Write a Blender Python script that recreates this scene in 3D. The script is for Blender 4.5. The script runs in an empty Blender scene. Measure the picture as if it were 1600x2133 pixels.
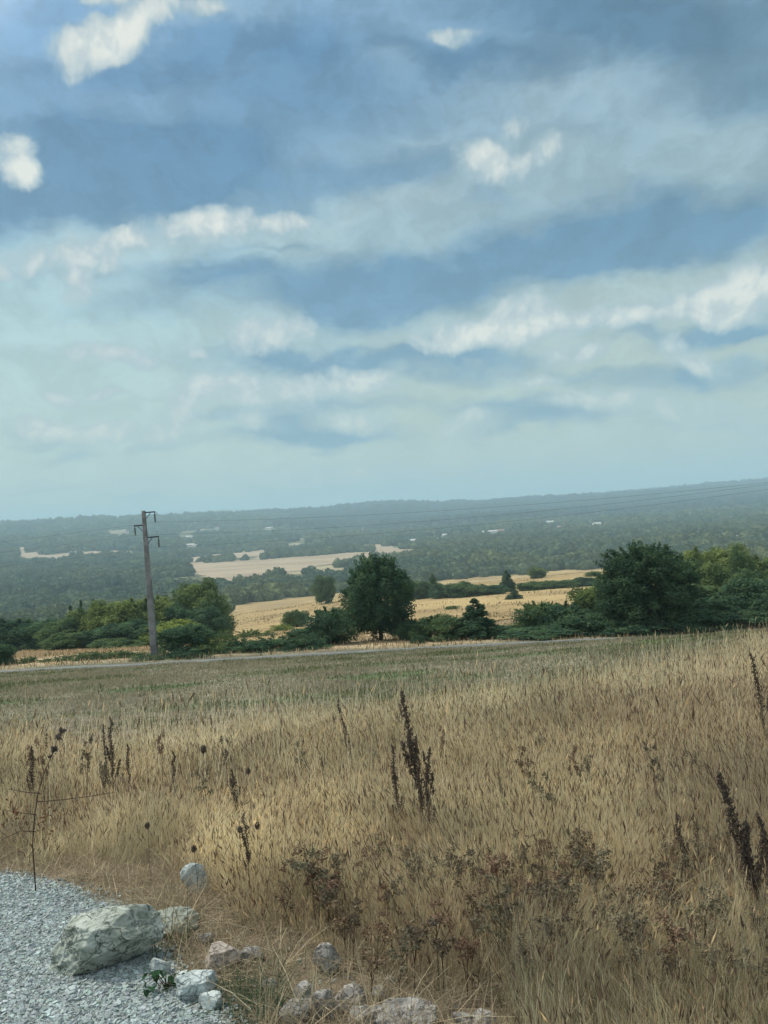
import bpy, math, random
import numpy as np
from mathutils import Matrix, Vector, Euler
from mathutils.geometry import delaunay_2d_cdt
R = math.radians
SC = bpy.context.scene
COLL = SC.collection
# ------------------------------------------------------------------ camera
FPX = 1603.0                      # focal length in photograph pixels (1600 x 2133)
CAMZ = 2.2
cam_d = bpy.data.cameras.new("camera"); cam = bpy.data.objects.new("camera", cam_d); COLL.objects.link(cam)
cam_d.sensor_fit = 'VERTICAL'; cam_d.sensor_height = 36.0; cam_d.lens = 36.0*FPX/2133.0
cam_d.clip_start = 0.05; cam_d.clip_end = 40000
ROLL = -3.8; PITCH = 0.3
RM = (Matrix.Rotation(R(90+PITCH), 3, 'X') @ Matrix.Rotation(R(ROLL), 3, 'Z'))
cam.matrix_world = Matrix.Translation((0, 0, CAMZ)) @ RM.to_4x4()
SC.camera = cam
RMn = np.array(RM)
def ray(px, py):
    """pixel -> (u, v): sideways and downward tangents per metre of depth"""
    d = RMn @ np.array([(px-800)/FPX, -(py-1066.5)/FPX, -1.0])
    return d[0]/d[1], -d[2]/d[1]
def project(P):
    P = np.asarray(P, float); q = (P-np.array([0, 0, CAMZ])) @ RMn
    dz = np.maximum(-q[..., 2], 1e-6)
    return 800+FPX*q[..., 0]/dz, 1066.5-FPX*q[..., 1]/dz, -q[..., 2]
# ------------------------------------------------------------------ sun, sky, exposure
SUN_EL, SUN_AZ = 50.0, -55.0       # degrees; azimuth from +Y towards +X
sd = bpy.data.lights.new("sun", 'SUN'); sun = bpy.data.objects.new("sun", sd); COLL.objects.link(sun)
sd.energy = 3.6; sd.angle = R(5); sd.color = (1.0, 0.93, 0.80)
sdir = Vector((math.cos(R(SUN_EL))*math.sin(R(SUN_AZ)), math.cos(R(SUN_EL))*math.cos(R(SUN_AZ)), math.sin(R(SUN_EL))))
sun.rotation_euler = sdir.to_track_quat('Z', 'Y').to_euler()
SC.view_settings.view_transform = 'Standard'; SC.view_settings.look = 'None'
SC.view_settings.exposure = 0.0; SC.view_settings.gamma = 1.0
SC.cycles.use_denoising = True; SC.cycles.use_adaptive_sampling = True; SC.cycles.adaptive_threshold = .02; SC.cycles.adaptive_min_samples = 12
SC.cycles.max_bounces = 6; SC.cycles.diffuse_bounces = 3; SC.cycles.transmission_bounces = 4
SC.cycles.volume_bounces = 1; SC.cycles.transparent_max_bounces = 8

def s2l(c):
    return tuple((x/255/12.92 if x/255 <= .04045 else ((x/255+.055)/1.055)**2.4) for x in c)
class NT:
    def __init__(s, nt): s.nt = nt
    def n(s, t, **kw):
        nd = s.nt.nodes.new(t)
        for k, v in kw.items(): setattr(nd, k, v)
        return nd
    def put(s, sock, v):
        if hasattr(v, 'is_output') or isinstance(v, bpy.types.NodeSocket): s.nt.links.new(v, sock)
        elif v is not None:
            try: sock.default_value = v
            except Exception:
                sock.default_value = (*v, 1.0)
    def math(s, op, a, b=None, c=None, clamp=False):
        nd = s.n('ShaderNodeMath', operation=op); nd.use_clamp = clamp
        s.put(nd.inputs[0], a)
        if b is not None: s.put(nd.inputs[1], b)
        if c is not None: s.put(nd.inputs[2], c)
        return nd.outputs[0]
    def vmath(s, op, a, b=None, sc=None):
        nd = s.n('ShaderNodeVectorMath', operation=op); s.put(nd.inputs[0], a)
        if b is not None: s.put(nd.inputs[1], b)
        if sc is not None: s.put(nd.inputs['Scale'], sc)
        return nd.outputs['Value'] if op in ('LENGTH', 'DOT_PRODUCT') else nd.outputs[0]
    def mix(s, f, a, b, blend='MIX'):
        nd = s.n('ShaderNodeMix', data_type='RGBA', blend_type=blend); s.put(nd.inputs[0], f)
        s.put(nd.inputs[6], a if not isinstance(a, tuple) or len(a) == 4 else (*a, 1)); s.put(nd.inputs[7], b if not isinstance(b, tuple) or len(b) == 4 else (*b, 1))
        return nd.outputs[2]
    def noise(s, vec, scale, detail=4, rough=.55, dist=0, out=0, dims='3D'):
        nd = s.n('ShaderNodeTexNoise', noise_dimensions=dims)
        if vec is not None: s.put(nd.inputs['Vector'], vec)
        nd.inputs['Scale'].default_value = scale; nd.inputs['Detail'].default_value = detail
        nd.inputs['Roughness'].default_value = rough; nd.inputs['Distortion'].default_value = dist
        return nd.outputs[out]
    def ramp(s, v, a, b, lo=0., hi=1., interp='SMOOTHSTEP'):
        nd = s.n('ShaderNodeMapRange', interpolation_type=interp)
        s.put(nd.inputs[0], v)
        for i, x in zip((1, 2, 3, 4), (a, b, lo, hi)): s.put(nd.inputs[i], x)
        return nd.outputs[0]

world = bpy.data.worlds.new("World"); SC.world = world; world.use_nodes = True
wt = world.node_tree; wt.nodes.clear(); W = NT(wt)
bg = W.n('ShaderNodeBackground'); wo = W.n('ShaderNodeOutputWorld'); wt.links.new(bg.outputs[0], wo.inputs[0])
SKY_STR = 0.10
bg.inputs[1].default_value = SKY_STR
sky = W.n('ShaderNodeTexSky', sky_type='NISHITA'); sky.sun_disc = False
sky.sun_elevation = R(SUN_EL); sky.sun_rotation = R(SUN_AZ); sky.air_density = 1.2; sky.dust_density = 2.0; sky.ozone_density = 1.5
tc = W.n('ShaderNodeTexCoord').outputs['Generated']
sx = W.n('ShaderNodeSeparateXYZ'); wt.links.new(tc, sx.inputs[0])
az = W.math('ARCTAN2', sx.outputs[0], sx.outputs[1]); el = W.math('ARCSINE', sx.outputs[2])
cb = W.n('ShaderNodeCombineXYZ'); wt.links.new(az, cb.inputs[0]); wt.links.new(el, cb.inputs[1])
P0 = cb.outputs[0]
def warp(P, sc, amp, det=3, rough=.5, st=(1, 1, 1)):
    v = W.vmath('MULTIPLY', P0, st)
    c = W.noise(v, sc, det, rough, out=1, dims='2D')
    return W.vmath('ADD', P, W.vmath('SCALE', W.vmath('SUBTRACT', c, (.5, .5, .5)), sc=amp))
Psoft = warp(P0, 6.0, .085, 4, .6, (1, 1.9, 1))
Pw = warp(warp(P0, 9.0, .04, 1), 40.0, .010, 3, .6)
def azel(px, py):
    u, v = ray(px, py); a = math.atan2(u, 1); return a, math.atan2(-v, math.hypot(1, u))
def blobs(P, lst, inner=0.0):
    S = W.vmath('MULTIPLY', P, (1, 1, 0))          # z carries the running sum (keeps the shader's stack small)
    for (cx, cy, rx, ry, ang, st) in lst:
        a0, e0 = azel(cx, cy)
        ca, sa = math.cos(R(ang)), math.sin(R(ang))
        a1, e1 = azel(cx+rx*ca, cy-rx*sa); a2, e2 = azel(cx+ry*sa, cy+ry*ca)
        m = W.n('ShaderNodeMapping', vector_type='TEXTURE'); W.put(m.inputs[0], S)
        m.inputs[1].default_value = (a0, e0, 0); m.inputs[2].default_value = (0, 0, math.atan2(e1-e0, a1-a0))
        m.inputs[3].default_value = (math.hypot(a1-a0, e1-e0), math.hypot(a2-a0, e2-e0), 0)
        f = W.ramp(W.vmath('LENGTH', m.outputs[0]), 1.0, inner, 0, 1)
        nd = W.n('ShaderNodeVectorMath', operation='MULTIPLY_ADD'); W.put(nd.inputs[0], f); nd.inputs[1].default_value = (0, 0, st); W.put(nd.inputs[2], S)
        S = nd.outputs[0]
    sp = W.n('ShaderNodeSeparateXYZ'); W.put(sp.inputs[0], S)
    return sp.outputs[2]
DARK = [(230, 350, 620, 150, 2, .85), (330, 330, 380, 110, 0, .4), (40, 440, 260, 90, 6, .6), (600, 190, 640, 170, 4, .5), (780, 370, 330, 70, 14, .5), (1320, 40, 700, 160, 0, .8), (1000, 130, 300, 70, -4, .55),
        (1350, 480, 620, 130, 8, .85), (1420, 500, 420, 80, 8, .4), (880, 575, 720, 90, 8, .8), (420, 570, 260, 50, 4, .4), (770, 640, 380, 75, 8, .6), (1560, 190, 280, 90, 5, .5), (750, 750, 520, 60, 1, .8), (640, 915, 260, 42, 2, .8),
        (1100, 845, 380, 42, 1, .6), (1120, 885, 230, 34, 2, .55), (1480, 690, 260, 40, 3, .5), (1450, 785, 420, 50, 2, .55), (150, 962, 110, 22, 2, .35), (330, 640, 260, 70, 10, .35), (600, 860, 260, 50, 3, .4), (640, 80, 360, 80, 0, .35), (80, 190, 300, 80, 8, .35), (280, 130, 300, 80, 10, .3)]
SOFT = [(1150, 215, 360, 95, 10, .8), (1500, 265, 330, 60, 0, .5), (800, 425, 360, 50, 18, .85), (360, 490, 420, 65, 7, .8), (900, 285, 180, 40, 20, .4), (820, 130, 150, 60, -20, .3),
        (1280, 655, 560, 70, 8, .9), (960, 695, 330, 55, 4, .7), (560, 690, 180, 60, 0, .5), (520, 830, 280, 60, 4, .75), (750, 815, 230, 50, 0, .7), (1350, 835, 500, 50, 0, .7), (160, 905, 300, 45, 0, .55), (400, 20, 260, 50, 0, .7), (180, 560, 260, 80, 10, .5), (1400, 890, 420, 50, 0, .6), (660, 995, 320, 40, 0, .4), (1130, 325, 240, 60, 5, .5), (1560, 560, 240, 80, 14, .6)]
WHITE = [(195, 95, 105, 62, 10, 1.15), (305, 50, 115, 55, 30, 1.1), (225, 5, 80, 24, 0, .8), (440, 25, 60, 30, 20, .65), (25, 320, 70, 70, -45, 1.0), (50, 360, 50, 40, 0, .9), (1012, 335, 88, 58, -10, 1.15), (1135, 312, 72, 38, 15, .8),
         (400, 490, 170, 48, 4, .68), (470, 465, 110, 40, 8, .74), (600, 475, 90, 26, 5, .8), (270, 492, 50, 26, 0, .85), (200, 530, 90, 52, 0, .85), (50, 545, 120, 34, 0, .75), (165, 600, 60, 60, 0, .7),
         (560, 690, 110, 48, 5, .85), (900, 695, 140, 40, 0, .8), (1000, 690, 110, 40, 0, .8), (1100, 672, 95, 72, 0, .95), (1255, 655, 140, 36, 4, .85), (1420, 625, 190, 44, 10, .8), (1560, 590, 140, 76, 12, .9),
         (1205, 738, 110, 34, 8, .72), (1450, 740, 100, 42, -30, .75), (1520, 657, 140, 26, 0, .8), (195, 737, 60, 30, 0, .75), (285, 747, 66, 26, 0, .8), (450, 808, 120, 48, 10, .85),
         (570, 825, 90, 50, 0, .7), (720, 800, 160, 38, 0, .8), (1130, 800, 80, 24, 0, .75), (735, 878, 110, 34, -6, .8), (540, 882, 42, 26, 0, .85), (100, 893, 160, 34, -5, .85), (225, 905, 80, 26, -5, .7),
         (340, 890, 120, 48, 15, .62), (640, 992, 170, 30, 5, .6), (820, 985, 120, 34, 0, .55), (1020, 975, 56, 24, 0, .55), (1330, 845, 280, 34, 0, .66), (1450, 880, 200, 26, 0, .5), (210, 825, 46, 18, 0, .75), (130, 830, 56, 20, 0, .6), (975, 885, 76, 38, 0, .5), (490, 995, 46, 18, 0, .5), (280, 1003, 120, 22, 0, .45), (60, 1005, 110, 22, 0, .45), (410, 735, 26, 16, 0, .75), (940, 90, 76, 28, 10, .5), (1065, 265, 46, 36, 30, .55)]
hz = W.ramp(el, 0.0, .62)                         # height in the sky
left = W.ramp(az, -.5, .3)
base = W.mix(W.ramp(el, -.02, .34), s2l((200, 216, 200)), s2l((172, 207, 212)))
base = W.mix(W.ramp(el, .24, .58), base, s2l((122, 168, 208)))
base = W.mix(W.math('MULTIPLY', left, .75), base, W.mix(hz, s2l((192, 204, 188)), s2l((126, 160, 184))))
gn = W.noise(W.vmath('MULTIPLY', P0, (1, 2.2, 1)), 4.0, 4, .58, dims='2D')
gen = W.ramp(gn, .42, .66)
away = W.ramp(W.math('ABSOLUTE', az), .62, .95)    # ordinary broken cloud outside the pictured part
D = W.math('ADD', blobs(Psoft, DARK+[(a+8, b+d*1.05, c*1.05, d*.62, e, .30) for a, b, c, d, e, f in WHITE if c > 85 and b > 200], .1), W.math('MULTIPLY', W.math('MULTIPLY', gen, away), .8))
D = W.math('MULTIPLY', D, W.ramp(gn, .25, .6, 1.15, 1.5), clamp=True)
darkc = W.mix(hz, s2l((108, 154, 182)), s2l((72, 124, 165)))
darkc = W.mix(W.math('MULTIPLY', W.ramp(az, -.1, .5), W.ramp(el, .2, .5)), darkc, s2l((80, 120, 148)))
col = W.mix(D, base, darkc)
fs = W.noise(W.vmath('MULTIPLY', Psoft, (1, 1.6, 1)), 9.0, 4, .62, dims='2D')
L = W.math('MULTIPLY', blobs(Psoft, SOFT), W.ramp(fs, .3, .62, .35, 1.0), clamp=True)
col = W.mix(W.math('MULTIPLY', L, .8), col, W.mix(hz, s2l((186, 203, 198)), s2l((168, 194, 203))))
def puff(P):
    v = W.n('ShaderNodeTexVoronoi', voronoi_dimensions='2D', feature='F1'); W.put(v.inputs['Vector'], P)
    v.inputs['Scale'].default_value = 30; v.inputs['Detail'].default_value = 2.0; v.inputs['Roughness'].default_value = .55; v.inputs['Lacunarity'].default_value = 2.1; v.normalize = True
    return W.math('MULTIPLY_ADD', v.outputs['Distance'], -1.1, W.math('MULTIPLY_ADD', W.noise(P, 14.0, 5, .62, dims='2D'), 1.0, .32))
fw = puff(Pw); fo = puff(W.vmath('ADD', Pw, (-.010, .016, 0)))
wb = blobs(Pw, [(a, b, c*1.25, d*1.25, e, f) for a, b, c, d, e, f in WHITE], .1)
dfw = W.math('SUBTRACT', fw, .5)
core = W.math('MULTIPLY', W.ramp(W.math('MULTIPLY_ADD', dfw, 1.35, wb), .08, .85), W.ramp(wb, .02, .4))
relief = W.ramp(W.math('SUBTRACT', fw, fo), -.24, .22)
body = W.ramp(W.math('MULTIPLY_ADD', dfw, 1.0, wb), .2, 1.55)
glow = W.math('ADD', W.math('MULTIPLY', body, .62), W.math('MULTIPLY', relief, W.math('MULTIPLY_ADD', body, .28, .12)), clamp=True)
whc = W.mix(glow, s2l((166, 190, 200)), s2l((246, 246, 234)))
whc = W.mix(W.ramp(el, .02, .2), W.mix(glow, s2l((182, 202, 194)), s2l((226, 226, 206))), whc)
bil = W.noise(W.vmath('MULTIPLY', Psoft, (1, 1.5, 1)), 15.0, 5, .62, dims='2D')
col = W.mix(W.ramp(el, .03, .3, .35, 1), col, W.mix(1.0, col, W.ramp(bil, .3, .7, .88, 1.13), 'MULTIPLY'))
col = W.mix(W.math('MULTIPLY', W.math('MULTIPLY', W.ramp(W.math('MULTIPLY_ADD', dfw, .9, wb), .0, .8), W.ramp(wb, .02, .35)), .7), col, s2l((180, 203, 206)))
col = W.mix(W.math('MULTIPLY', core, .9), col, whc)
skyc = W.mix(1.0, col, (1/SKY_STR,)*3, 'MULTIPLY')
# added bright sky round the sun, overhead and behind, out of view, to raise fill
sdot = W.vmath('DOT_PRODUCT', tc, tuple(sdir))
glow_s = W.math('MULTIPLY', W.ramp(sdot, .86, 1.0), 2.2)
over = W.math('ADD', W.math('MULTIPLY', W.ramp(el, .72, 1.15), .95), W.math('MULTIPLY', W.ramp(W.math('ABSOLUTE', az), 1.0, 1.9), .7), clamp=True)
skyc = W.mix(over, skyc, (9.5, 10., 10.4, 1))
skyc = W.mix(1.0, skyc, W.mix(glow_s, (0, 0, 0, 1), (14., 13.4, 12.0, 1)), 'ADD')
mx = W.mix(.88, sky.outputs[0], skyc)
wt.links.new(mx, bg.inputs[0])
world.cycles.sampling_method = 'NONE'

# ------------------------------------------------------------------ helpers
rng = np.random.default_rng(7)
def vnoise(x, y, seed=0):
    x = np.asarray(x, float); y = np.asarray(y, float)
    xi = np.floor(x).astype(np.int64); yi = np.floor(y).astype(np.int64); fx = x-xi; fy = y-yi
    fx = fx*fx*(3-2*fx); fy = fy*fy*(3-2*fy)
    def h(a, b):
        n = (a*374761393+b*668265263+seed*1442695041) & 0xffffffff
        n = ((n ^ (n >> 13))*1274126177) & 0xffffffff
        return ((n ^ (n >> 16)) & 0xffff)/65535.0
    return (h(xi, yi)*(1-fx)+h(xi+1, yi)*fx)*(1-fy)+(h(xi, yi+1)*(1-fx)+h(xi+1, yi+1)*fx)*fy
def fbm(x, y, oct=4, seed=0):
    s = 0; a = .5
    for i in range(oct): s = s+a*vnoise(x*2**i, y*2**i, seed+i*17); a *= .5
    return s/(1-.5**oct)
def mesh(name, V, F, col=None, smooth=False):
    me = bpy.data.meshes.new(name); V = np.asarray(V, np.float32); F = np.asarray(F, np.int32)
    me.vertices.add(len(V)); me.vertices.foreach_set('co', V.ravel())
    if len(F):
        k = F.shape[1]
        me.loops.add(F.size); me.loops.foreach_set('vertex_index', F.ravel())
        me.polygons.add(len(F)); me.polygons.foreach_set('loop_start', np.arange(0, F.size, k, dtype=np.int32))
        me.update(calc_edges=True)
        me.polygons.foreach_set('use_smooth', np.full(len(F), smooth))
    if col is not None:
        a = me.attributes.new('Col', 'FLOAT_COLOR', 'POINT')
        c = np.ones((len(V), 4), np.float32); c[:, :3] = col; a.data.foreach_set('color', c.ravel())
    me.validate(); return me
def obj(name, me, mat=None, parent=None, label=None, cat=None, group=None, kind=None, color=None):
    o = bpy.data.objects.new(name, me); COLL.objects.link(o)
    if mat is not None and me is not None and not me.materials: me.materials.append(mat)
    if parent is not None: o.parent = parent
    if color is not None: o.color = (*color, 1)
    tag(o, label, cat, group, kind); return o
def tag(o, label=None, cat=None, group=None, kind=None):
    if label: o['label'] = label
    if cat: o['category'] = cat
    if group: o['group'] = group
    if kind: o['kind'] = kind
def empty(name, loc, rz=0, **kw):
    o = bpy.data.objects.new(name, None); COLL.objects.link(o); o.location = loc; o.rotation_euler = (0, 0, rz); o.empty_display_size = .2
    tag(o, **kw); return o
def tubes(paths, sides=7):
    """paths: list of (pts Nx3, radii N) -> V, F quads"""
    Vs, Fs, off = [], [], 0
    for pts, rad in paths:
        pts = np.asarray(pts, float); rad = np.asarray(rad, float); n = len(pts)
        t = np.gradient(pts, axis=0); t /= np.linalg.norm(t, axis=1, keepdims=True)+1e-9
        ref = np.array([0, 1., 0]) if abs(t[0][1]) < .8 else np.array([1., 0, 0])
        a = np.cross(t, ref); a /= np.linalg.norm(a, axis=1, keepdims=True)+1e-9; b = np.cross(t, a)
        th = np.linspace(0, 2*np.pi, sides, endpoint=False)
        V = pts[:, None, :]+rad[:, None, None]*(np.cos(th)[None, :, None]*a[:, None, :]+np.sin(th)[None, :, None]*b[:, None, :])
        Vs.append(V.reshape(-1, 3))
        i = np.arange(n-1)[:, None]*sides; j = np.arange(sides)[None, :]; j2 = (j+1) % sides
        Fs.append(np.stack([i+j, i+j2, i+sides+j2, i+sides+j], -1).reshape(-1, 4)+off)
        c0 = off; c1 = off+(n-1)*sides      # caps
        for c, rv in ((c0, False), (c1, True)):
            for q in range(1, sides-2, 2):
                f = [c, c+q, c+q+1, c+q+2]
                Fs.append(np.array([f if rv else f[::-1]]))
        off += n*sides
    return np.concatenate(Vs), np.concatenate(Fs)
# ------------------------------------------------------------------ materials
def mat(name):
    m = bpy.data.materials.new(name); m.use_nodes = True; m.node_tree.nodes.clear()
    N = NT(m.node_tree); out = N.n('ShaderNodeOutputMaterial'); return m, N, out
def principled(N, out, color, rough=.85, bump=None, bdist=.02, bstr=.5, spec=.2):
    p = N.n('ShaderNodeBsdfPrincipled'); N.put(p.inputs['Base Color'], color if not isinstance(color, tuple) else (*color, 1)[:4])
    p.inputs['Roughness'].default_value = rough; p.inputs['Specular IOR Level'].default_value = spec
    if bump is not None:
        b = N.n('ShaderNodeBump'); b.inputs['Strength'].default_value = bstr; b.inputs['Distance'].default_value = bdist
        N.put(b.inputs['Height'], bump); N.nt.links.new(b.outputs[0], p.inputs['Normal'])
    N.nt.links.new(p.outputs[0], out.inputs[0]); return p
def leafy(name, trans=.35, tint=True, rnd=0.0, loc_noise=0.0):
    m, N, out = mat(name)
    a = N.n('ShaderNodeAttribute', attribute_name='Col').outputs['Color']; c = a
    oi = N.n('ShaderNodeObjectInfo')
    if tint: c = N.mix(1.0, a, oi.outputs['Color'], 'MULTIPLY')
    if rnd: c = N.mix(1.0, c, N.ramp(oi.outputs['Random'], 0, 1, 1-rnd, 1+rnd, 'LINEAR'), 'MULTIPLY')
    if loc_noise:
        f = N.ramp(N.noise(oi.outputs['Location'], .006, 4, .6), .38, .62)
        c = N.mix(f, c, N.mix(1.0, c, (1.7, 1.35, 1.0, 1), 'MULTIPLY'))
    d = N.n('ShaderNodeBsdfDiffuse'); t = N.n('ShaderNodeBsdfTranslucent'); mx = N.n('ShaderNodeMixShader')
    N.put(d.inputs[0], c); N.put(t.inputs[0], c); mx.inputs[0].default_value = trans
    N.nt.links.new(d.outputs[0], mx.inputs[1]); N.nt.links.new(t.outputs[0], mx.inputs[2]); N.nt.links.new(mx.outputs[0], out.inputs[0])
    return m
M_LEAF = leafy('foliage', .4)
M_GRASS = leafy('dry_grass', .45, tint=False)
M_FOREST = leafy('forest_foliage', .2, tint=False, rnd=.3, loc_noise=1)
def pos(N): return N.n('ShaderNodeNewGeometry').outputs['Position']
def simple(name, c1, c2, scale, rough=.9, bump=.3, bdist=.02, detail=5):
    m, N, out = mat(name); p = N.n('ShaderNodeTexCoord').outputs['Object']
    f = N.noise(p, scale, detail, .6)
    principled(N, out, N.mix(N.ramp(f, .35, .65), c1, c2), rough, N.noise(p, scale*4, 4, .6), bdist, bump); return m
M_BARK = simple('bark', (.05, .04, .03), (.12, .10, .08), 8)
M_CONC = simple('weathered_concrete', (.15, .15, .15), (.27, .265, .26), 1.3, bump=.3, bdist=.01)
M_METAL = simple('dark_galvanised_steel', (.03, .032, .035), (.055, .055, .06), 6, .6)
M_GLASSI = simple('brown_insulator', (.035, .03, .03), (.05, .04, .04), 10, .3)
M_WIRE = simple('aluminium_wire', (.05, .05, .055), (.07, .07, .08), 3, .5)
M_STEM = simple('dead_stem', (.055, .035, .028), (.11, .075, .055), 30)
M_SEED = simple('dark_seed', (.055, .045, .038), (.13, .098, .072), 60)
M_ROAD = simple('asphalt_road', (.14, .15, .145), (.19, .20, .19), .8, bump=.2)
M_WALL = simple('house_plaster', (.62, .60, .55), (.72, .70, .66), .4)
M_ROOF = simple('house_tiles', (.28, .14, .10), (.36, .20, .14), .8)
M_WIN = simple('window_glass', (.03, .04, .05), (.05, .06, .07), .8, .2)

# ground: the soil and growth colours change with the place, by attributes
m, N, out = mat('ground_soil'); M_GROUND = m; p = pos(N)
zone = N.n('ShaderNodeAttribute', attribute_name='Col').outputs['Color']
n1 = N.noise(p, 3.0, 6, .65); n2 = N.noise(p, .22, 5, .6); n3 = N.noise(p, .02, 5, .6)
c = N.mix(1.0, zone, N.ramp(n1, .3, .7, .65, 1.35), 'MULTIPLY')
c = N.mix(1.0, c, N.ramp(n2, .3, .7, .8, 1.2), 'MULTIPLY'); c = N.mix(1.0, c, N.ramp(n3, .3, .7, .85, 1.15), 'MULTIPLY')
principled(N, out, c, .95, n1, .03, .6, .05)
m, N, out = mat('stubble'); M_STUB = m; p = pos(N)
st = N.vmath('MULTIPLY', p, (.6, 1.0, 1.0))
s1 = N.noise(st, .035, 9, .78); s2 = N.noise(N.vmath('MULTIPLY', p, (1, .25, 1)), .03, 4, .5); s3 = N.noise(p, 1.6, 4, .7)
c = N.mix(N.ramp(s1, .38, .62), (.23, .165, .085), (.42, .315, .155))
c = N.mix(N.ramp(s2, .5, .68, 0, .55), c, (.19, .14, .08)); c = N.mix(N.ramp(s3, .3, .7, 0, .35), c, (.47, .37, .19))
principled(N, out, c, .95, s1, .3, .4, .05)
m, N, out = mat('pale_stubble'); M_STUB2 = m; p = pos(N)
s1 = N.noise(N.vmath('MULTIPLY', p, (.4, 1, 1)), .02, 6, .6); s2 = N.noise(p, .15, 5, .6)
c = N.mix(N.ramp(s1, .38, .62), (.30, .235, .165), (.40, .32, .225)); c = N.mix(N.ramp(s2, .4, .7, 0, .4), c, (.25, .21, .14))
principled(N, out, c, .95, None, spec=.05)
m, N, out = mat('limestone_gravel'); M_GRAV = m; p = pos(N)
s1 = N.noise(p, 60, 5, .7); s2 = N.noise(p, 5, 5, .6)
c = N.mix(N.ramp(s1, .35, .65), (.20, .215, .21), (.38, .41, .405)); c = N.mix(N.ramp(s2, .45, .7, 0, .5), c, (.20, .20, .18))
principled(N, out, c, .95, s1, .02, .8, .1)
m, N, out = mat('pebble'); M_PEB = m
a = N.n('ShaderNodeAttribute', attribute_name='Col').outputs['Color']; p = pos(N)
c = N.mix(1.0, a, N.ramp(N.noise(p, 120, 4, .6), .3, .7, .7, 1.25), 'MULTIPLY'); principled(N, out, c, .9, N.noise(p, 200, 3, .6), .003, .5, .15)
def rockmat(name, base, hi, lo):
    m, N, out = mat(name); p = N.n('ShaderNodeTexCoord').outputs['Object']
    a = N.noise(p, 7, 8, .68, .6); b = N.noise(p, 22, 6, .65, .3); v = N.n('ShaderNodeTexVoronoi', feature='DISTANCE_TO_EDGE'); v.inputs['Scale'].default_value = 5
    N.put(v.inputs['Vector'], N.vmath('ADD', p, N.vmath('SCALE', N.noise(p, 6, 4, out=1), sc=.5)))
    c = N.mix(N.ramp(a, .38, .62), base, hi); c = N.mix(N.ramp(b, .52, .66), c, lo)
    c = N.mix(N.ramp(v.outputs[0], 0, .035, .6, 0), c, lo)
    g = N.math('ADD', N.math('MULTIPLY', a, .8), N.math('MULTIPLY', b, .4)); g = N.math('ADD', g, N.ramp(v.outputs[0], 0, .06, 0, .3))
    principled(N, out, c, .92, g, .03, .9, .15); return m
M_ROCK = rockmat('lichened_limestone', (.24, .27, .225), (.42, .46, .41), (.10, .12, .10))
M_ROCKG = rockmat('grey_limestone', (.26, .255, .24), (.40, .39, .36), (.13, .125, .11))
M_ROCKW = rockmat('pale_limestone', (.38, .44, .43), (.58, .64, .62), (.30, .36, .36))
M_ROCKP = rockmat('pinkish_stone', (.36, .32, .275), (.46, .41, .35), (.24, .21, .18))

# ------------------------------------------------------------------ terrain
COLPX = np.array([0, 400, 800, 1200, 1600.])
COLU = (COLPX-800)/FPX
ROWS = [(0.5, 2.2, 2.2, 2.2, 2.2, 2.2), (3.4, 2.25, 2.25, 2.25, 2.25, 2.25), (6, 2.62, 2.62, 2.62, 2.6, 2.55), (10, 3.25, 3.25, 3.25, 3.2, 3.1), (14, 3.9, 3.9, 3.85, 3.8, 3.65),
        (20, 4.8, 4.8, 4.75, 4.65, 4.4), (25, 5.5, 5.5, 5.5, 5.4, 5.1), (34, 6.6, 6.65, 6.7, 6.55, 6.4), (44, 7.85, 7.95, 8.0, 7.95, 7.95), (48, 8.3, 8.5, 8.6, 8.6, 8.75),
        (53, 9.05, 9.22, 9.33, 9.5, 9.9), (56.5, 9.45, 9.65, 9.8, 10.05, 10.4), (60, 9.6, 9.7, 10, 10.3, 10.7), (66, 10, 10.2, 10.6, 11.0, 11.4), (85, 12.6, 13, 13, 13.6, 14),
        (110, 15.8, 16.2, 15.8, 16, 16.5), (160, 24, 22.5, 20.5, 20, 21), (250, 38, 32, 27.5, 26.5, 28), (330, 48, 40, 32, 30.5, 32), (400, 55, 47, 40, 35.2, 37), (520, 63, 57, 56, 50, 50),
        (700, 70, 66, 66, 64, 62), (1000, 72, 70, 70, 69, 66), (1400, 66, 69, 70, 70, 70), (2000, 46, 62, 74, 74, 74), (3000, -10, 25, 62, 72, 72), (4000, -80, -35, 20, 35, 28),
        (5000, -75, -60, -45, -8, -15), (5600, -70, -60, -76, -36, -66), (6500, -60, -50, -60, -30, -66), (9000, 20, 20, 20, 20, 20), (16000, 60, 60, 60, 60, 60)]
TD = np.array([r[0] for r in ROWS]); TV = np.array([r[1:] for r in ROWS])
LG = np.linspace(math.log(.5), math.log(16000), 900); UG = np.linspace(-.75, .75, 91)
tmp = np.stack([np.interp(LG, np.log(TD), TV[:, j]) for j in range(5)], 1)
k = np.exp(-.5*(np.arange(-9, 10)/3.5)**2); k /= k.sum()
tmp = np.stack([np.convolve(np.pad(tmp[:, j], 9, 'edge'), k, 'valid') for j in range(5)], 1)
TAB = np.stack([np.interp(UG, COLU, tmp[i]) for i in range(len(LG))])
k2 = np.exp(-.5*(np.arange(-6, 7)/2.5)**2); k2 /= k2.sum()
TAB = np.stack([np.convolve(np.pad(r_, 6, 'edge'), k2, 'valid') for r_ in TAB])
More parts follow.
